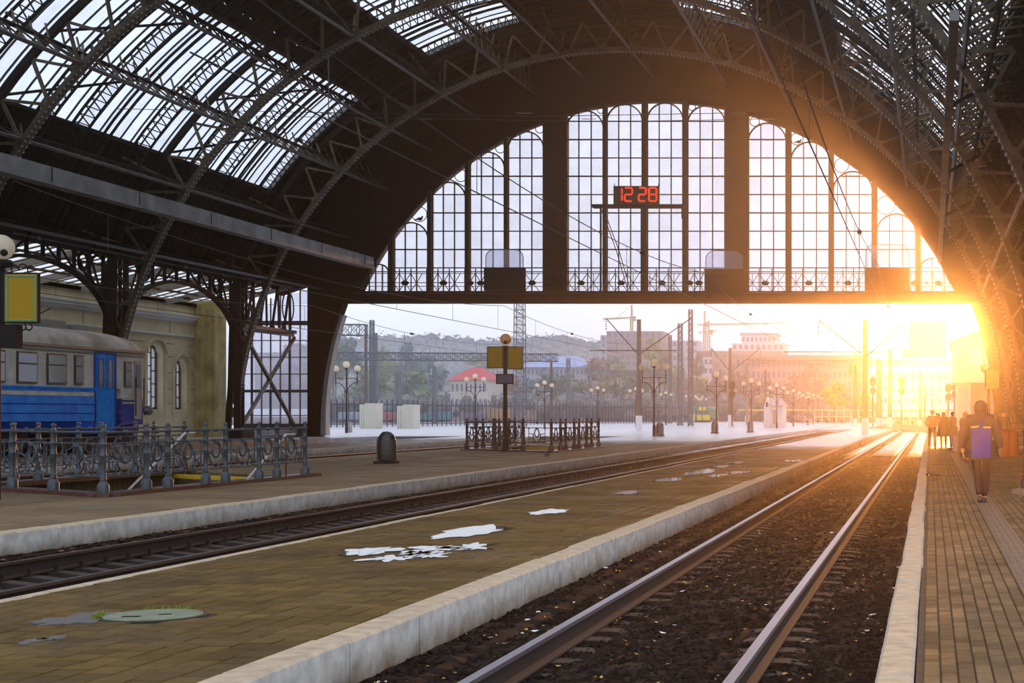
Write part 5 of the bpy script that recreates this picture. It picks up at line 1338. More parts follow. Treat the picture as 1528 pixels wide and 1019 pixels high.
for x0, x1, y0, y1, lb in ((534, 561.5, 602, 638.5, 'tall cream ribbed metal box before the dark fence, left one of two'), (590, 617.5, 604, 638, 'tall cream ribbed metal box before the dark fence, right one of two')):
    D = 168; t = thing('metal_box', lb, 'box', A(x0, y1, D), 'cream metal boxes')
    a, c = A(x0, 640, D), A(x1, y0, D); m_ = a.x+(c.x-a.x)*.42
    q = MB(); q.box(m_, c.x, D, D+2, -.06, c.z); q.box(a.x, m_, D+.5, D+2, -.06, c.z-.1)
    for k in range(8): xx = a.x+(c.x-a.x)*(k+.5)/8; q.box(xx-.04, xx+.04, (D if xx > m_ else D+.5)-.05, D+.6, -.06, c.z-.25)
    q.build('box_body', BOX, t); q = MB(); q.box(m_-.05, c.x+.05, D-.05, D+2, c.z-.1, c.z+.02); q.build('box_lid', BOX, t)
D = 120; t = thing('utility_cabinet', 'small grey cabinet at the foot of a three globe lamp post', 'cabinet', A(521, 640, D)); q = MB(); px_box(q, 517.5, 524, 630, 645.3, 128, .5); q.build('cabinet_body', mat('cabinet_grey', (150, 142, 138), .6), t)
# kiosk
D = 172; t = thing('kiosk', 'little white kiosk with a steep pointed gable behind the platform lamps', 'kiosk', A(1154, 632, D))
x0, xm, x1 = XY(1140, D), XY(1149.5, D), XY(1168.5, D); z = lambda y: EYE+(VY-y)*D/F
q = MB(); q.prismX([(D, -.06), (D+4, -.06), (D+4, z(604)), (D+2, z(604)), (D, z(604))], xm, x1); q.prismY([(x0, -.06), (xm, -.06), (xm, z(603)), ((x0+xm)/2, z(592)), (x0, z(606))], D-.2, D+4); q.build('walls', mat('kiosk_white', (208, 200, 196), .7), t)
q = MB(); q.hexa([(xm-.2, D-.4, z(604.5)), (x1+.1, D-.4, z(604.5)), (x1+.1, D+4.3, z(604.5)), (xm-.2, D+4.3, z(604.5)), ((x0+xm)/2, D+1.6, z(592)), (x1-.5, D+1.6, z(593)), (x1-.5, D+2.4, z(593)), ((x0+xm)/2, D+2.4, z(592))]); q.build('roof', mat('kiosk_roof', (150, 146, 156), .6), t)
q = MB(); px_box(q, 1153.5, 1159, 612, 632, D-.02, .08); q.build('door', mat('kiosk_door', (150, 132, 126), .6), t)
q = MB(); px_box(q, 1143, 1145.5, 600, 607, D-.24, .06); q.build('slit_window', IRON, t)
# yellow steel frames (barrier before parked cars)
t = thing('yellow_frame_fence', 'pale yellow tubular frame fence running below the yellow trees', 'fence', A(1230, 634, 262)); D = 262
q = MB()
for i in range(21): x = 1215+i*11; q.tube([A(x, 635, D), A(x, 612, D)], .12, 5)
q.build('frame_post', mat('frame_yellow', (212, 190, 120), .6), t); q = MB(); q.tube([A(1102, 612, D), A(1440, 612, D)], .14, 5); q.tube([A(1215, 622, D), A(1440, 622, D)], .1, 5); q.build('frame_rail', mat('frame_yellow', (212, 190, 120), .6), t)

# ------------------------------------------------------------ rolling stock and cars far away
def boxcar(x0, x1, y0, y1, D, col, lb, cat='wagon', name='freight_wagon', grp='wagons beyond the fence'):
    t = thing(name, lb, cat, A((x0+x1)/2, y1, D), grp); q = MB(); a, c = A(x0, y1, D), A(x1, y0, D)
    q.bbox(a.x, c.x, D, D+3, a.z+.35, c.z, .15); n = max(2, int((c.x-a.x)/2))
    for k in range(n): xx = a.x+(c.x-a.x)*(k+.5)/n; q.box(xx-.08, xx+.08, D-.06, D, a.z+.4, c.z-.1)
    q.build('wagon_body', mat('wagon_%02d%02d' % (col[0], col[2]), col, .7), t)
    q = MB()
    for xx in (a.x+1, a.x+2.4, c.x-2.4, c.x-1): q.tube([(xx, D+.3, a.z+.3), (xx, D+.5, a.z+.3)], .42, 10)
    q.box(a.x, c.x, D+.2, D+2.8, a.z+.2, a.z+.4); q.build('wheels', IRON, t); return t
boxcar(636, 668, 614, 629, 300, (64, 140, 156), 'teal wagon behind the fence, right of the second white box')
boxcar(588, 634, 617, 629, 310, (96, 140, 150), 'grey teal flat wagon behind the second white box')
boxcar(724, 760, 610, 629, 320, (190, 142, 84), 'orange wagon behind the fence left of the sign pole'); boxcar(770, 800, 612, 629, 330, (176, 140, 110), 'dull orange wagon behind the fence right of the sign pole')
boxcar(690, 722, 616, 629, 315, (120, 110, 130), 'mauve wagon behind the fence under the red roofed house'); boxcar(832, 856, 612, 626, 340, (196, 160, 90), 'small yellow wagon behind the fence near the right lattice mast')
boxcar(505, 534, 615, 629, 290, (176, 190, 204), 'pale grey covered wagon between the left foot of the arch and the white box'); boxcar(562, 590, 615, 629.5, 290, (206, 110, 104), 'red wagon between the two white boxes')
t = boxcar(985, 1030, 603, 622, 330, (112, 122, 132), 'grey tank wagon behind the locomotive', grp=None)
# locomotive
D = 300; t = thing('locomotive', 'green and yellow locomotive facing the platforms far down the yard', 'locomotive', A(1047, 629, D)); a = A(1035, 629, D); c = A(1059.5, 607, D); G_ = mat('loco_green', (44, 128, 96), .5); Yl = mat('loco_yellow', (226, 196, 44), .5)
q = MB(); q.bbox(a.x, c.x, D, D+12, a.z+.6, c.z, .3); q.build('hood', G_, t)
q = MB(); px_box(q, 1036.5, 1049, 604, 609, D+3, 3); q.build('cab', G_, t)
for x0, x1, y0, y1 in ((1043, 1053, 607.5, 612.5), (1040, 1059, 619, 627), (1034, 1037, 616, 627)):
    q = MB(); px_box(q, x0, x1, y0, y1, D-.05, .15); q.build('warning_stripe', Yl, t)
for x0, x1 in ((1037, 1041), (1043, 1048), (1051, 1056)): q = MB(); px_box(q, x0, x1, 612.5, 616.5, D-.06, .1); q.build('windscreen', TGL, t)
q = MB(); px_box(q, 1034, 1060, 627, 630, D, 1); q.build('buffer_beam', IRON, t)
CARC = [(150, 140, 146), (120, 116, 128), (186, 182, 188), (140, 90, 90), (110, 120, 140), (170, 160, 160), (96, 96, 110), (200, 196, 196), (150, 130, 120)]
CN = ['mauve grey', 'dark grey', 'pale silver', 'dull red', 'blue grey', 'light grey', 'charcoal', 'off white', 'tan']
ORD = ['first', 'second', 'third', 'fourth', 'fifth', 'sixth', 'seventh', 'eighth', 'ninth', 'tenth', 'eleventh', 'twelfth', 'thirteenth', 'fourteenth', 'fifteenth']
for i in range(15):
    x = 1178+i*17.5; D = 285+(i % 3)*6; s = 1; base = A(x, 632.5, D); t = thing('parked_car', CN[i % 9]+' parked car, '+ORD[i]+' from the kiosk in the row behind the yellow frames', 'car', base, 'parked cars far beyond the platforms'); X = base.x
    q = MB(); z0 = base.z; q.prismX([(D, z0+.25), (D+1.7, z0+.25), (D+1.7, z0+.85), (D, z0+.85)], X-.1, X+1.9)
    q.prismY([(X-.3, z0+.3), (X+3.9, z0+.3), (X+3.9, z0+.8), (X+3.0, z0+.95), (X+2.5, z0+1.4), (X+.9, z0+1.4), (X+.3, z0+.9), (X-.3, z0+.8)], D, D+1.7); q.build('car_body', mat('car_paint_%d' % (i % 9), CARC[i % 9], .4), t)
    q = MB(); q.prismY([(X+.55, z0+.92), (X+2.8, z0+.92), (X+2.4, z0+1.32), (X+.95, z0+1.32)], D-.02, D); q.build('car_windows', TGL, t)
    q = MB()
    for xx in (X+.5, X+3.1): q.tube([(xx, D-.05, z0+.3), (xx, D+.2, z0+.3)], .3, 10)
    q.build('wheels', IRONB, t)

# ------------------------------------------------------------ buildings
def building(name, lb, x0, x1, y0, y1, D, wall, rows, cols, win, depth=12, roof=None, roofc=None, slot=.55, wh=.55, base=634, cat='building'):
    t = thing(name, lb, cat, A((x0+x1)/2, base, D)); a, c = A(x0, base, D), A(x1, y0, D)
    q = MB(); q.box(a.x, c.x, D, D+depth, a.z, c.z); q.build('walls', wall, t)
    bw = (c.x-a.x)/cols; top = c.z; bot = EYE+(VY-y1)*D/F; rh = (top-bot)/rows
    w_ = MB(); w_.box(0, bw*slot, -.12, .02, 0, rh*wh); me = w_.mesh('window', win)
    if rows*cols <= 300:
        for r_ in range(rows):
            for k in range(cols): inst('window', me, t, (a.x+bw*(k+(1-slot)/2)-t.location.x, D-t.location.y, top-rh*(r_+.5+wh/2)-t.location.z))
    if roof:
        q = MB(); ov = .5
        if roof == 'gable': q.prismY([(a.x-ov, c.z), (c.x+ov, c.z), ((a.x+c.x)/2, c.z+roofc[1])], D-.4, D+depth)
        elif roof == 'hip':
            h = roofc[1]; g_ = roofc[2]; q.hexa([(a.x-ov, D-ov, c.z), (c.x+ov, D-ov, c.z), (c.x+ov, D+depth, c.z), (a.x-ov, D+depth, c.z), (a.x+g_, D+depth*.4, c.z+h), (c.x-g_, D+depth*.4, c.z+h), (c.x-g_, D+depth*.6, c.z+h), (a.x+g_, D+depth*.6, c.z+h)])
        elif roof == 'flat': q.box(a.x-ov, c.x+ov, D-ov, D+depth, c.z, c.z+roofc[1])
        q.build('roof', roofc[0], t)
    return t
WD = mat('far_window_dark', (92, 98, 122), .3); WD2 = mat('far_window_mid', (120, 118, 140), .3)
building('tower_block', 'unfinished brown concrete frame block under a crane', 905, 988, 494, 560, 620, mat('raw_brown_frame', (150, 128, 118), .9), 6, 9, mat('open_bay_dark', (96, 96, 124), .8), slot=.62, wh=.6, depth=18)
building('tower_block', 'pale facet beside the unfinished brown block, left of it', 896, 905, 500, 560, 622, mat('pale_concrete_far', (176, 178, 190), .9), 6, 1, WD, slot=.4, depth=14)
building('apartment_block', 'white apartment block with a raised centre on the skyline', 1092, 1170, 512, 535, 600, mat('white_far', (226, 226, 232), .8), 2, 9, WD2, depth=20)
building('apartment_block', 'narrow white upper storey on top of the skyline apartment block', 1106, 1158, 500.5, 512, 604, mat('white_far', (226, 226, 232), .8), 1, 8, WD2, depth=16, roof='flat', roofc=(mat('far_roof_grey', (160, 166, 186), .7), 1.0))
building('apartment_block', 'white building left of the pink one with a low brick attic', 1036, 1064, 533, 560, 520, mat('white_far2', (214, 214, 222), .8), 2, 4, WD, depth=14)
building('apartment_block', 'brick attic storey above the white building left of the pink one', 1039, 1064, 523.5, 533, 523, mat('far_brick', (158, 108, 92), .9), 1, 4, WD, depth=10)
building('apartment_block', 'pale blue slab block behind the trees right of the unfinished tower', 992, 1042, 508, 540, 640, mat('pale_blue_far', (196, 204, 220), .8), 3, 5, WD2, depth=12)
building('long_pink_building', 'long pinkish building with rows of windows behind the yellow trees', 1098, 1295, 534, 600, 430, mat('pink_beige_far', (176, 150, 144), .9), 4, 26, WD, depth=20, roof='flat', roofc=(mat('far_roof_pink', (168, 146, 142), .8), .8))
building('long_pink_building', 'taller blank end of the long pinkish building', 1062, 1167, 523.5, 600, 436, mat('pink_beige_far2', (182, 162, 152), .9), 5, 8, WD2, depth=16, slot=.25, wh=.25)
building('white_depot', 'long white building with a shallow white roof and small windows at the right', 1297, 1446, 555, 606, 330, mat('white_plaster_far', (246, 244, 252), .8), 3, 15, WD2, depth=24, roof='hip', roofc=(mat('white_roof_far', (246, 246, 250), .7), 3.4, 5), slot=.3, wh=.42)
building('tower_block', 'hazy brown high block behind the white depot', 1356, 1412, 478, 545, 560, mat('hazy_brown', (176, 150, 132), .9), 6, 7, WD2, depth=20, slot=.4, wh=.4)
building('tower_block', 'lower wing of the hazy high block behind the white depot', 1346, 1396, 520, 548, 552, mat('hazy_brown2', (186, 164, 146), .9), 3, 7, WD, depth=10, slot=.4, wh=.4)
building('house', 'cream house with a red hipped roof behind the rail fence', 672, 727, 567, 612, 330, mat('cream_far', (200, 190, 178), .8), 2, 8, WD, depth=12, roof='hip', roofc=(mat('red_roof_far', (196, 66, 74), .8), 2.7, 2.8), slot=.4, wh=.5)
building('warehouse', 'grey building with a pale blue hipped roof right of the twin yellow sign', 780, 877, 548, 590, 400, mat('grey_far', (168, 170, 186), .8), 3, 16, WD, depth=16, roof='hip', roofc=(mat('blue_roof_far', (150, 166, 206), .7), 3.0, 4.5), slot=.5, wh=.5)
building('white_block', 'white row of low buildings behind the trees right of the red roofed house', 700, 790, 590, 612, 345, mat('white_far3', (196, 196, 212), .8), 2, 12, WD, depth=8, slot=.4, wh=.5)
# cream station house at the right, beyond the arch
D = 128; t = thing('station_house', 'cream gabled station house with a brick lower wall just beyond the arch', 'building', A(1455, 645, D))
CY_ = mat('house_yellow', (232, 214, 172), .8, var=.05); X0, X1 = XY(1424, D), XY(1530, D); zt = EYE+(VY-512)*D/F
q = MB(); q.prismY([(X0, EYE+(VY-570)*D/F), (X1, EYE+(VY-570)*D/F), (X1, EYE+(VY-470)*D/F), (X0, zt)], D, D+14); q.build('upper_storey', CY_, t)
q = MB(); q.box(XY(1430, D), XY(1449, D), D+.2, D+14, -.1, EYE+(VY-570)*D/F); q.build('corner_pillar', CY_, t)
q = MB(); q.box(XY(1449, D), X1, D+1.2, D+14, -.1, EYE+(VY-570)*D/F); q.build('brick_wall', pavemat('house_brick', (150, 118, 92), (168, 136, 108), (150, 120, 94), 900, 950, None), t)
q = MB(); q.prismY([(X0-.35, zt-.12), (X1, EYE+(VY-469)*D/F-.1), (X1, EYE+(VY-465)*D/F), (X0-.35, zt+.1)], D-.5, D+14); q.build('roof', mat('house_roof', (150, 120, 96), .8), t)
q = MB(); px_box(q, 1446, 1465, 521, 544.5, D-.02, .08); q.build('window', mat('house_window', (178, 176, 206), .2), t)
q = MB(); px_box(q, 1420, 1480, 567, 571, D-.1, .4); q.build('string_course', CY_, t)

# ------------------------------------------------------------ cranes
CRN = mat('crane_yellow', (190, 170, 120), .7)
def crane(lb, xm, yt, yb, j0, j1, yj, D, cab=None):
    t = thing('tower_crane', lb, 'crane', A(xm, yb, D), 'tower cranes on the skyline'); s = D/F; q = MB()
    for a in (-1, 1): q.tube([A(xm+a*1.6, yb, D), A(xm+a*1.6, yj, D)], .28, 4)
    n = int((yb-yj)/4)
    for k in range(n): q.tube([A(xm-1.6, yb-k*4, D), A(xm+1.6, yb-k*4-4, D)], .16, 4, False)
    q.tube([A(xm, yj, D), A(xm, yt, D)], .35, 4); q.build('tower', CRN, t)
    q = MB(); q.tube([A(j0, yj+1, D), A(j1, yj-1, D)], .16, 4); q.tube([A(j0, yj+3.2, D), A(j1, yj-1, D)], .16, 4)
    n = int(abs(j1-j0)/3.5)
    for k in range(n): x = j0+(j1-j0)*k/n; q.tube([A(x, yj+1, D), A(x+1.7, yj+2.6, D)], .13, 4, False)
    q.build('jib', CRN, t); q = MB(); q.tube([A(xm, yt, D), A((j0+xm)/2, yj, D)], .09, 3); q.tube([A(xm, yt, D), A((j1+xm)/2, yj, D)], .09, 3); q.build('tie_bars', CRN, t)
    q = MB(); px_box(q, xm+1, xm+6, yj-2, yj+5, D, 2); q.build('cab', CRN, t)
crane('tower crane standing over the unfinished brown block', 942.5, 455, 560, 900, 950, 474, 640)
crane('tower crane with the longest jib, between the lattice masts and the white skyline block', 1051.5, 464, 560, 1040, 1180, 482.5, 660)
crane('shorter tower crane with a low jib behind the longest one', 1057.5, 478, 560, 1042, 1072, 494, 700)

# ------------------------------------------------------------ hills and trees
def foliage(seed, nb, nl, rx, rz, leaf, ry=None):
    rng = np.random.default_rng(seed); q = MB(); ry = ry or rx
    for b_ in range(nb):
        u = rng.uniform(0, 2*PI); h = rng.uniform(-.75, .95); r_ = math.sqrt(1-min(1, h*h))*rng.uniform(.35, .8)
        c = (rx*r_*math.cos(u), ry*r_*math.sin(u), rz*(h*.8)); br = rng.uniform(.22, .42)*rx
        q.ball(c, br*.8, 7, 5, sz=.85)
        for k in range(nl):
            d = rng.normal(size=3); d /= np.linalg.norm(d); p = np.array(c)+d*br*rng.uniform(.8, 1.15)*np.array((1, 1, .85)); a = rng.normal(size=3)*leaf; e_ = rng.normal(size=3)*leaf
            q.f.append((len(q.v), len(q.v)+1, len(q.v)+2)); q.v += [tuple(p-a), tuple(p+a), tuple(p+e_)]
    return q
TM = {}
def treemat(nm, c, c2): return mat(nm, c, .9, col2=c2, vs=.6, rand=.35, spec=.1)
TG = {'dull': treemat('leaf_dull_green', (118, 132, 100), (94, 112, 92)), 'olive': treemat('leaf_olive', (158, 154, 110), (124, 130, 98)), 'blue': treemat('leaf_bluish', (112, 130, 132), (88, 110, 118)), 'brown': treemat('leaf_brown', (160, 128, 114), (132, 112, 102)), 'yellow': treemat('leaf_yellow', (206, 172, 60), (182, 146, 50))}
TRK = mat('far_trunk', (74, 62, 54), .9)
fol = [foliage(s, 16, 40, 1, 1, .085) for s in (1, 2, 3, 4)]
FM = {(i, k): fol[i].mesh('crown', TG[k]) for i in range(4) for k in TG}
tq = MB(); tq.tube([(0, 0, -1.6), (0, 0, -.4), (.05, 0, .3)], [.09, .06, .02], 6)
for a in (.7, 2.6, 4.5): tq.tube([(0, 0, -.5), (.3*math.cos(a), .3*math.sin(a), .1)], [.045, .015], 5)
trunk = tq.mesh('trunk', TRK)
def tree(x, y, rxp, rzp, D, kind, lb, grp='hazy trees beyond the tracks'):
    c = A(x, y, D); t = thing('tree', lb, 'tree', (c.x, c.y, 0), grp); i = R.randrange(4)
    inst('crown', FM[(i, kind)], t, (0, 0, c.z), (0, 0, R.uniform(0, 6)), (rxp*D/F, rxp*D/F, rzp*D/F)); inst('trunk', trunk, t, (0, 0, c.z), None, (rxp*D/F, rxp*D/F, c.z/1.6)); return t
TL = [(497, 548, 20, 34, 350, 'dull', 'tall green tree beside the left foot of the arch'), (518, 536, 22, 34, 380, 'blue', 'bluish tree behind the first globe lamp post'), (575, 560, 26, 42, 390, 'olive', 'tree behind the slim lattice masts'),
 (607, 540, 16, 30, 380, 'blue', 'tall bluish tree with the highest crown left of the red roofed house'), (612, 580, 34, 30, 360, 'dull', 'broad dark tree behind the second white box'), (640, 566, 26, 36, 370, 'blue', 'bluish tree left of the red roofed house'),
 (545, 580, 30, 32, 360, 'dull', 'low tree behind the left white box'), (738, 574, 16, 36, 372, 'olive', 'tree between the red roofed house and the sign pole'), (720, 542, 26, 14, 560, 'olive', 'tree crown above the red roof'), (765, 580, 22, 30, 360, 'brown', 'brownish tree right of the sign pole'),
 (812, 578, 30, 26, 350, 'blue', 'bluish tree in front of the blue roofed building'), (850, 582, 26, 26, 350, 'dull', 'green tree in front of the blue roofed building, right part'), (893, 566, 24, 34, 400, 'brown', 'brownish tree left of the tall catenary pole'), (918, 570, 26, 30, 390, 'olive', 'olive tree below the unfinished tower, left one'),
 (950, 572, 24, 28, 380, 'dull', 'green tree behind the tall catenary pole'), (972, 520, 15, 28, 420, 'olive', 'slim high tree at the right edge of the unfinished tower'), (984, 556, 26, 38, 400, 'olive', 'olive tree right of the tall catenary pole'), (1008, 574, 22, 30, 390, 'olive', 'olive tree behind the two slim lattice masts'),
 (915, 545, 14, 14, 420, 'olive', 'small bright tree at the foot of the unfinished tower'), (1045, 578, 22, 26, 385, 'olive', 'tree above the green locomotive'), (1075, 572, 20, 30, 380, 'brown', 'reddish tree behind the second lamp post'), (1105, 580, 24, 26, 380, 'brown', 'reddish tree behind the third lamp post'),
 (1135, 584, 24, 22, 375, 'brown', 'reddish tree behind the kiosk'), (1185, 582, 26, 24, 380, 'brown', 'reddish tree right of the kiosk'), (1215, 570, 20, 30, 380, 'brown', 'reddish tree left of the round yellow tree'),
 (1246, 592, 23, 22, 275, 'yellow', 'round bright yellow tree before the long pinkish building'), (1276, 556, 9, 30, 290, 'yellow', 'slim tall yellow tree behind the tallest catenary pole'), (1285, 596, 14, 22, 300, 'yellow', 'small pale yellow tree right of the round one'), (1040, 545, 14, 18, 430, 'dull', 'tree crown left of the brick attic')]
for x, y, rx, rz, D, k, lb in TL: tree(x, y, rx, rz, D, k, lb)
# hedge of scrub at the foot of the trees
q = MB(); rng = np.random.default_rng(8)
for i in range(420):
    x = rng.uniform(480, 1300); D = rng.uniform(330, 350); y = rng.uniform(596, 622); c = A(x, y, D); q.ball(c, rng.uniform(1.0, 2.2), 6, 4, sz=.8)
    for k in range(26):
        d = rng.normal(size=3); d /= np.linalg.norm(d); p = np.array(c)+d*rng.uniform(1.2, 3.0)*np.array((1.3, 1, .9)); n_ = len(q.v); q.v += [tuple(p), tuple(p+rng.normal(size=3)*.45), tuple(p+rng.normal(size=3)*.45)]; q.f.append((n_, n_+1, n_+2))
hd = stuff(q.build('scrub_hedge', treemat('scrub', (126, 126, 120), (100, 104, 108)))); tag(hd, 'long band of hazy scrub at the foot of the far trees', 'bushes')
# hills: ground mesh and forest cover
hp = [(380, 520), (490, 520), (530, 508), (565, 505), (600, 510), (640, 506), (700, 512), (740, 516), (790, 512), (830, 507), (870, 514), (920, 520), (1000, 530), (1120, 540), (1300, 560), (1500, 585)]
q = MB(); D0, D1 = 560, 1150
n = len(hp)
for j in range(7):
    f = j/6
    for x, y in hp: D = D0+(D1-D0)*f; a = A(x, 610+(y+6-610)*f**.8, D); q.v.append(tuple(a))
for j in range(6):
    for i in range(n-1): a = j*n+i; q.f.append((a, a+1, a+n+1, a+n))
hl = struct(q.build('hill', mat('forest_floor', (70, 84, 74), .95)))
q = MB()
for i in range(2300):
    f = rng.uniform(.15, 1)**.7; x = rng.uniform(430, 1200); D = D0+(D1-D0)*f; yy = np.interp(x, [p[0] for p in hp], [p[1] for p in hp]); c = A(x, 610+(yy+6-610)*f**.8, D); q.ball((c.x, c.y, c.z+2), rng.uniform(3, 6.5), 6, 4, sz=.9)
    for k in range(12):
        d = rng.normal(size=3); d /= np.linalg.norm(d); p = np.array((c.x, c.y, c.z+2))+d*rng.uniform(4, 7.5); n_ = len(q.v); q.v += [tuple(p), tuple(p+rng.normal(size=3)*1.3), tuple(p+rng.normal(size=3)*1.3)]; q.f.append((n_, n_+1, n_+2))
fo = stuff(q.build('hill_forest', mat('forest_haze_blue', (84, 106, 130), .9, col2=(122, 112, 112), vs=.03, rand=.35))); tag(fo, 'bluish autumn forest covering the distant hill', 'forest')  # blue of the distance haze is tinted into the forest colour

# ------------------------------------------------------------ birds
def bird(x, y, Y, lb, s=1.0, z=None, rz=0):
    c = A(x, y, Y) if z is None else G(x, y); t = thing('pigeon', lb, 'bird', c, 'pigeons', rz); q = MB()
    q.ball((0, 0, .13*s), .1*s, 10, 7, sx=1.35, sz=.85); q.ball((.12*s, 0, .24*s), .045*s, 8, 6); q.tube([(.08*s, 0, .16*s), (.12*s, 0, .24*s)], .04*s, 6); q.tube([(-.1*s, 0, .12*s), (-.26*s, 0, .08*s)], [.05*s, .03*s], 6); q.tube([(.16*s, 0, .24*s), (.2*s, 0, .23*s)], [.012*s, .003*s], 4)
    q.build('body', mat('pigeon_grey', (58, 54, 58), .7), t, False, True)
    q = MB(); q.tube([(0, .03*s, 0), (0, .03*s, .07*s)], .008*s, 4); q.tube([(0, -.03*s, 0), (0, -.03*s, .07*s)], .008*s, 4); q.build('legs', mat('pigeon_leg', (150, 80, 70), .7), t, False)
bird(816.5, 683, 0, 'pigeon on the paving in front of the far stairwell', .85, 0, 1.9)
bird(626.5, 330.5, YE-.3, 'pigeon perched in the leftmost ring of the arched window', 1.3); bird(1192, 215, YE-.3, 'pigeon perched in a ring of the arched window near its right crown', 1.2)
# ------------------------------------------------------------ people
SKIN = mat('skin', (190, 140, 112), .6)
def skinobj(name, verts, edges, rad, m, parent, lvl=2, root=0):
    me = bpy.data.meshes.new(name); me.from_pydata([tuple(v) for v in verts], edges, []); me.materials.append(m)
    o = bpy.data.objects.new(name, me); COL.objects.link(o); o.parent = parent
    sk = o.modifiers.new('skin', 'SKIN'); sk.use_smooth_shade = True
    sv = me.skin_vertices[0].data if me.skin_vertices else None
    if sv is None:
        bpy.context.view_layer.objects.active = o; bpy.ops.mesh.customdata_skin_add(); sv = me.skin_vertices[0].data
    for i, r_ in enumerate(rad): sv[i].radius = r_ if isinstance(r_, tuple) else (r_, r_); sv[i].use_root = (i == root)
    sb = o.modifiers.new('sub', 'SUBSURF'); sb.levels = lvl; sb.render_levels = lvl
    return o
def person(label, x, yb, H, pose, top, legs, hair, yaw=PI/2, loc=None, coat=0.0, hairlen=0.0, bag=None, grp=None, shoes=(26, 24, 24), hood=False, wide=1.0, D=None):
    p = loc or G(x, yb); s = H/1.75
    t = thing('person', label, 'person', p, grp, yaw-PI/2)
    P = {k: Vector(v)*s for k, v in pose.items()}
    order = ['pelvis', 'waist', 'chest', 'neck', 'head', 'crown', 'shL', 'elL', 'wrL', 'paL', 'shR', 'elR', 'wrR', 'paR', 'hipL', 'knL', 'anL', 'toL', 'hipR', 'knR', 'anR', 'toR']
    rad = dict(pelvis=.115, waist=.11, chest=.125, neck=.055, head=.082, crown=.07, shL=.06, elL=.042, wrL=.03, paL=.03, shR=.06, elR=.042, wrR=.03, paR=.03, hipL=.085, knL=.058, anL=.038, toL=.035, hipR=.085, knR=.058, anR=.038, toR=.035)
    ix = {k: i for i, k in enumerate(order)}
    ed = [('pelvis', 'waist'), ('waist', 'chest'), ('chest', 'neck'), ('neck', 'head'), ('head', 'crown'), ('pelvis', 'hipL'), ('hipL', 'knL'), ('knL', 'anL'), ('anL', 'toL'), ('pelvis', 'hipR'), ('hipR', 'knR'), ('knR', 'anR'), ('anR', 'toR')]
    for S in 'LR': ed += [('chest', 'sh'+S), ('sh'+S, 'el'+S), ('el'+S, 'wr'+S), ('wr'+S, 'pa'+S)]
    V = [P[k] for k in order]; Rr = [rad[k]*s for k in order]; Ed = [(ix[a], ix[b]) for a, b in ed]
    body = skinobj('body', V, Ed, Rr, SKIN, t, 1)
    # fingers
    for S in 'LR':
        d = (P['pa'+S]-P['wr'+S]).normalized(); side_ = Vector((0, 1, 0)); 
        if abs(d.dot(side_)) > .8: side_ = Vector((1, 0, 0))
        side_ = (side_-d*side_.dot(d)).normalized(); nrm = d.cross(side_)
        fv = []; fe_ = []; fr = []
        for k, (off, ln) in enumerate(((-.028, .055), (-.009, .066), (.010, .064), (.028, .05))):
            b0 = P['pa'+S]+side_*off*s; i0 = len(fv); fv += [b0-d*.01*s, b0+d*ln*.5*s, b0+d*ln*.85*s+nrm*.012*s, b0+d*ln*1.1*s+nrm*.03*s]; fe_ += [(i0, i0+1), (i0+1, i0+2), (i0+2, i0+3)]; fr += [.0105*s, .010*s, .009*s, .007*s]
        b0 = P['pa'+S]-side_*.03*s-d*.03*s; i0 = len(fv); fv += [b0, b0-side_*.025*s+d*.02*s, b0-side_*.03*s+d*.05*s]; fe_ += [(i0, i0+1), (i0+1, i0+2)]; fr += [.012*s, .011*s, .008*s]
        for r0 in (0,): pass
        q = MB()
        for c0, c1 in ((0, 4), (4, 8), (8, 12), (12, 16), (16, 19)): q.tube(fv[c0:c1], fr[c0:c1], 6)
        h = q.build('fingers', SKIN, t, False, True)
    # face
    f = Vector((0, 1, 0)); hc = P['head']; q = MB()
    q.ball(hc+Vector((0, .085, -.005))*s, .016*s, 8, 6, sz=1.7); q.ball(hc+Vector((.082, 0, 0))*s, .02*s, 8, 6, sx=.5, sz=1.5); q.ball(hc+Vector((-.082, 0, 0))*s, .02*s, 8, 6, sx=.5, sz=1.5); q.build('nose_and_ears', SKIN, t, False, True)
    q = MB(); q.ball(hc+Vector((.03, .078, .018))*s, .011*s, 8, 6); q.ball(hc+Vector((-.03, .078, .018))*s, .011*s, 8, 6); q.build('eyes', IRONB, t, False); 
    q = MB(); q.box(hc.x-.022*s, hc.x+.022*s, hc.y+.074*s, hc.y+.082*s, hc.z-.05*s, hc.z-.043*s); q.build('mouth', mat('lips', (140, 70, 66), .6), t, False)
    # clothes
    tv = ['pelvis', 'waist', 'chest', 'shL', 'elL', 'wrL', 'shR', 'elR', 'wrR']; ti = {k: i for i, k in enumerate(tv)}
    TVs = [P[k]*1 for k in tv]; TVs.append(P['chest'].lerp(P['neck'], .75)); TVs.append(P['pelvis']+Vector((0, 0, -.09*s)))
    TR = [(.165*wide*s, .13*s), (.15*wide*s, .125*s), (.17*wide*s, .135*s), (.088*wide**.7*s), .074*wide**.7*s, .056*wide**.7*s, (.088*wide**.7*s), .074*wide**.7*s, .056*wide**.7*s, .07*s, (.17*wide*s, .135*s)]
    te = [(0, 1), (1, 2), (2, 3), (3, 4), (4, 5), (2, 6), (6, 7), (7, 8), (2, 9), (0, 10)]
    jk = skinobj('jacket', TVs, te, TR, top, t, 2, 1)
    if coat:
        q = MB(); c = P['pelvis']; q.lathe([(.2*wide*s, .12*s), (.215*wide*s, 0), (.25*wide*s, -coat*.6*s), (.27*wide*s, -coat*s), (.25*wide*s, -coat*s)], tuple(c), 16, 1, .75); q.build('coat_skirt', top, t, False, True)
    lv = ['pelvis', 'hipL', 'knL', 'anL', 'hipR', 'knR', 'anR']
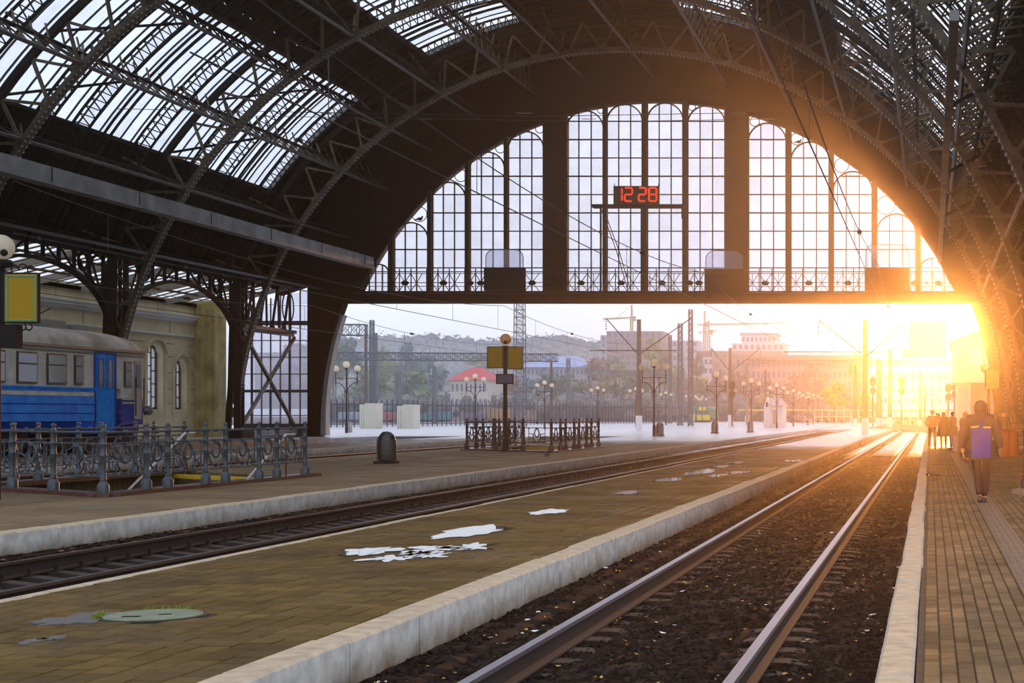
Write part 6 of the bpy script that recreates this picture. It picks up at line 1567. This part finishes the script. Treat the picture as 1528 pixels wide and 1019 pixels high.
    skinobj('trousers', [P[k]+(Vector((0, 0, -.0*s)) if k[:2] == 'an' else Vector((0, 0, 0))) for k in lv], [(0, 1), (1, 2), (2, 3), (0, 4), (4, 5), (5, 6)], [.13*s, .1*s, .08*s, .068*s, .1*s, .08*s, .068*s], legs, t, 1)
    for S in 'LR':
        q = MB(); a = P['an'+S]; to = P['to'+S]; m_ = (a+to)/2; d = (to-a); d.z = 0
        q.tube([a+Vector((0, 0, -.03*s))-d.normalized()*.05*s, m_+Vector((0, 0, -.03*s)), to+d.normalized()*.05*s], [.048*s, .048*s, .03*s], 8); q.build('shoe', mat('shoe_%d' % shoes[0], shoes, .6), t, False, True)
    q = MB()
    if hood: q.ball(hc+Vector((0, -.01, .02))*s, .118*s, 16, 12, sz=1.12); q.lathe([(.13*s, -.2*s), (.115*s, -.1*s), (.1*s, -.02*s)], tuple(hc), 14)
    else:
        q.ball(hc+Vector((0, -.022, .035))*s, .1*s, 14, 10, sz=1.0)
        if hairlen: q.lathe([(.06*s, -hairlen*s), (.1*s, -hairlen*.6*s), (.1*s, 0), (.085*s, .05*s)], tuple(hc+Vector((0, -.045*s, 0))), 12, 1, .6)
    q.build('hood' if hood else 'hair', hair, t, False, True)
    return t, P, s
base = dict(pelvis=(0, 0, .95), waist=(0, 0, 1.1), chest=(0, 0, 1.32), neck=(0, 0, 1.5), head=(0, .015, 1.62), crown=(0, 0, 1.7),
    shL=(-.17, 0, 1.42), elL=(-.23, -.02, 1.14), wrL=(-.23, .06, .9), paL=(-.23, .08, .83), shR=(.17, 0, 1.42), elR=(.23, -.02, 1.14), wrR=(.23, .06, .9), paR=(.23, .08, .83),
    hipL=(-.1, 0, .9), knL=(-.11, .02, .49), anL=(-.11, -.01, .09), toL=(-.12, .14, .04), hipR=(.1, 0, .9), knR=(.11, .02, .49), anR=(.11, -.01, .09), toR=(.12, .14, .04))
def pz(**k): d = dict(base); d.update(k); return d
BLK = mat('dark_cloth', (24, 20, 20), .9); BLK2 = mat('charcoal_cloth', (30, 25, 25), .9); TRO = mat('dark_trousers', (40, 32, 30), .9); HAIRB = mat('dark_hair', (36, 26, 22), .7)
JK = mat('worker_jacket', (24, 20, 22), .85)
# the walking worker (large, seen from behind)
walk = pz(shL=(-.2, 0, 1.44), elL=(-.29, .0, 1.17), wrL=(-.31, .08, .93), paL=(-.31, .09, .86), shR=(.2, 0, 1.44), elR=(.3, -.02, 1.17), wrR=(.33, .02, .93), paR=(.33, .03, .86),
    knL=(-.05, .06, .5), anL=(-.02, -.06, .12), toL=(-.02, .06, .04), knR=(.1, .1, .5), anR=(.06, .0, .09), toR=(.07, .14, .04), hipL=(-.1, 0, .9), hipR=(.11, 0, .9))
t, P, s = person('person walking away in a dark jacket with violet back panel and yellow strips', 1463.5, 750.5, 1.66, walk, JK, TRO, mat('dark_hood', (40, 32, 30), .9), hood=True, wide=1.4)
q = MB(); pts = []
VI = mat('violet_back_panel', (58, 46, 140), .8)
for z0, z1, w0, w1 in ((.78, 1.0, .165, .168), (1.0, 1.15, .168, .16), (1.15, 1.3, .16, .155)):
    n = 8
    for i in range(n):
        a0, a1 = -1+2*i/n, -1+2*(i+1)/n
        yb_ = lambda a: -(.188-.05*a*a)*s
        q.hexa([(w0*a0*s, yb_(a0)-.0, z0*s), (w0*a1*s, yb_(a1), z0*s), (w0*a1*s, yb_(a1)+.08*s, z0*s), (w0*a0*s, yb_(a0)+.08*s, z0*s), (w1*a0*s, yb_(a0), z1*s), (w1*a1*s, yb_(a1), z1*s), (w1*a1*s, yb_(a1)+.08*s, z1*s), (w1*a0*s, yb_(a0)+.08*s, z1*s)])
q.box(-.025*s, .025*s, -.2*s, -.1*s, 1.28*s, 1.42*s)
q.build('back_panel', VI, t, False)
YR = mat('reflective_yellow', (226, 214, 60), .4)
for x0, x1 in ((-.17, -.04), (.035, .165)):
    q = MB(); q.beam((x0*s, -.19*s, 1.305*s-.012*s*(1 if x0 < 0 else -1)*0), (x1*s, -.19*s, 1.32*s if x0 < 0 else 1.305*s), .02*s, .022*s); q.build('reflective_strip', YR, t, False)
q = MB(); q.lathe([(.2*s, .74*s), (.24*s, .78*s), (.245*s, .98*s), (.22*s, 1.08*s)], (0, 0, 0), 18, 1.08, .66); q.build('jacket_hem', JK, t, False, True)
# the group
g_ = 'people standing together at the end of the right platform'
tel = pz(shR=(.17, .02, 1.42), elR=(.35, .12, 1.5), wrR=(.16, .16, 1.6), paR=(.1, .14, 1.64), elL=(-.27, .0, 1.16), wrL=(-.14, .12, 1.0), paL=(-.08, .14, .96), anL=(-.13, 0, .09), anR=(.13, .02, .09), knL=(-.12, 0, .49), knR=(.13, .02, .49))
person('man with one hand raised to his head, leftmost of the people at the platform end', 1391, 670.5, 1.62, tel, BLK, TRO, HAIRB, yaw=PI/2, wide=1.15)
wo = pz(elL=(-.24, .12, 1.16), wrL=(-.1, .26, 1.12), paL=(-.04, .28, 1.14), elR=(.24, .12, 1.18), wrR=(.1, .26, 1.2), paR=(.04, .28, 1.22))
person('woman in a knee length coat with bright yellow boots and long hair', 1408, 670.5, 1.55, wo, BLK2, mat('yellow_boot', (214, 190, 40), .5), HAIRB, coat=.36, hairlen=.24, yaw=PI/2+.3, wide=1.25, shoes=(214, 190, 40))
person('person in a dark coat standing close beside the woman in yellow boots', 1421.5, 671, 1.56, wo, BLK, TRO, HAIRB, coat=.3, yaw=PI/2+.9, hairlen=.1, wide=1.25)
person('long haired person in a full length coat half hidden behind the walking worker', 1441, 687, 1.54, wo, BLK2, TRO, HAIRB, wide=1.25, coat=.68, hairlen=.34, yaw=PI/2-.6)
person('dark clad person standing behind the railing to the right of the walking worker', 1497, 681, 1.62, base, BLK, TRO, HAIRB, yaw=PI/2+2.6, wide=1.3)
# suitcase, bags
p = G(1428.5, 676); t = thing('suitcase', 'pale upright suitcase standing left of the walking worker', 'suitcase', p)
q = MB(); q.bbox(-.17, .17, -.12, .12, .06, .66, .04); q.build('shell', mat('suitcase_grey', (128, 122, 140), .5), t, False); q = MB(); q.tube([(-.1, 0, .64), (-.1, 0, .92), (.1, 0, .92), (.1, 0, .64)], .012, 6); q.build('pull_handle', IRON, t, False)
q = MB(); [q.tube([(x_, -.1, .035), (x_, -.06, .035)], .035, 8) for x_ in (-.13, .13)]; q.build('wheels', IRONB, t, False)
ORG = mat('orange_cloth', (232, 92, 26), .8)
for x, lb in ((1500.5, 'left one of two bright orange bags behind the right railing'), (1511, 'right one of two bright orange bags behind the right railing')):
    p = G(x, 682); t = thing('travel_bag', lb, 'bag', p, 'orange bags'); q = MB(); q.lathe([(.2, .02), (.24, .1), (.22, .5), (.17, .74), (.2, .86), (.08, .92)], n=12, sy=.7); q.build('bag_body', ORG, t, False, True); q = MB(); q.ring((0, -.02, .92), .09, .1, .014, n=12); q.build('handle', IRON, t, False)
# right railing and granite slab
p = G(1509, 737); PR = MB(); Y = 29.6
o = thing('granite_curb', 'pale granite curb corner at the right edge of the photo', 'curb', (XY(1509, Y)+.5, Y, 0), 'granite curbs of the stairwells')
q = MB(); q.prism([(XY(1509, 29.6), 29.6), (4.2, 29.6), (4.2, 29.2+2), (XY(1509, 29.6)+.5, 31.5)][::1], -.01, .07); q.prism([(XY(1509, 29.6), 29.6), (1.95, 26.6), (4.2, 26.6), (4.2, 29.6)], -.01, .07); q.build('curb_slab', mat('pale_granite', (176, 140, 112), .3), o)
railing('stair_railing', 'scroll railing beside the right edge of the photo, on the right platform', FB, [[(1.78, 29.9), (3.1, 29.9)], [(2.35, 57.5), (3.4, 57.5)]], 'scroll railings round the stairwells')
q = MB(); q.box(2.2, 4.4, 57.3, 57.7, -.01, .07); q.build('curb_slab', GRAN, o)

# ------------------------------------------------------------ haze
def haze(name, x0, x1, y0, y1, z0, z1, dens, g, col):
    m = bpy.data.materials.new(name); m.use_nodes = True; t = m.node_tree; t.nodes.clear(); o = t.nodes.new('ShaderNodeOutputMaterial'); v = t.nodes.new('ShaderNodeVolumeScatter')
    v.inputs['Color'].default_value = (*col, 1); v.inputs['Density'].default_value = dens; v.inputs['Anisotropy'].default_value = g; t.links.new(v.outputs[0], o.inputs['Volume'])
    b = MB(); b.box(x0, x1, y0, y1, z0, z1); ob = b.build(name, m); ob['kind'] = 'stuff'; tag(ob, 'thin '+('warm haze added over the right tracks for the sun glow' if 'hall' in name else 'bluish morning mist over the yard'), 'haze'); return ob
if HAZE_IN: haze('hall_glow_haze', -13, 6.9, -8, 104.2, -.25, 25.2, HAZE_IN, .93, (1, .82, .62))  # volume added on the right side only, for the orange sun veil
if HAZE_OUT: haze('outdoor_mist', -420, 260, 107, 1400, -.2, 34, HAZE_OUT, -.3, (.93, .97, 1))
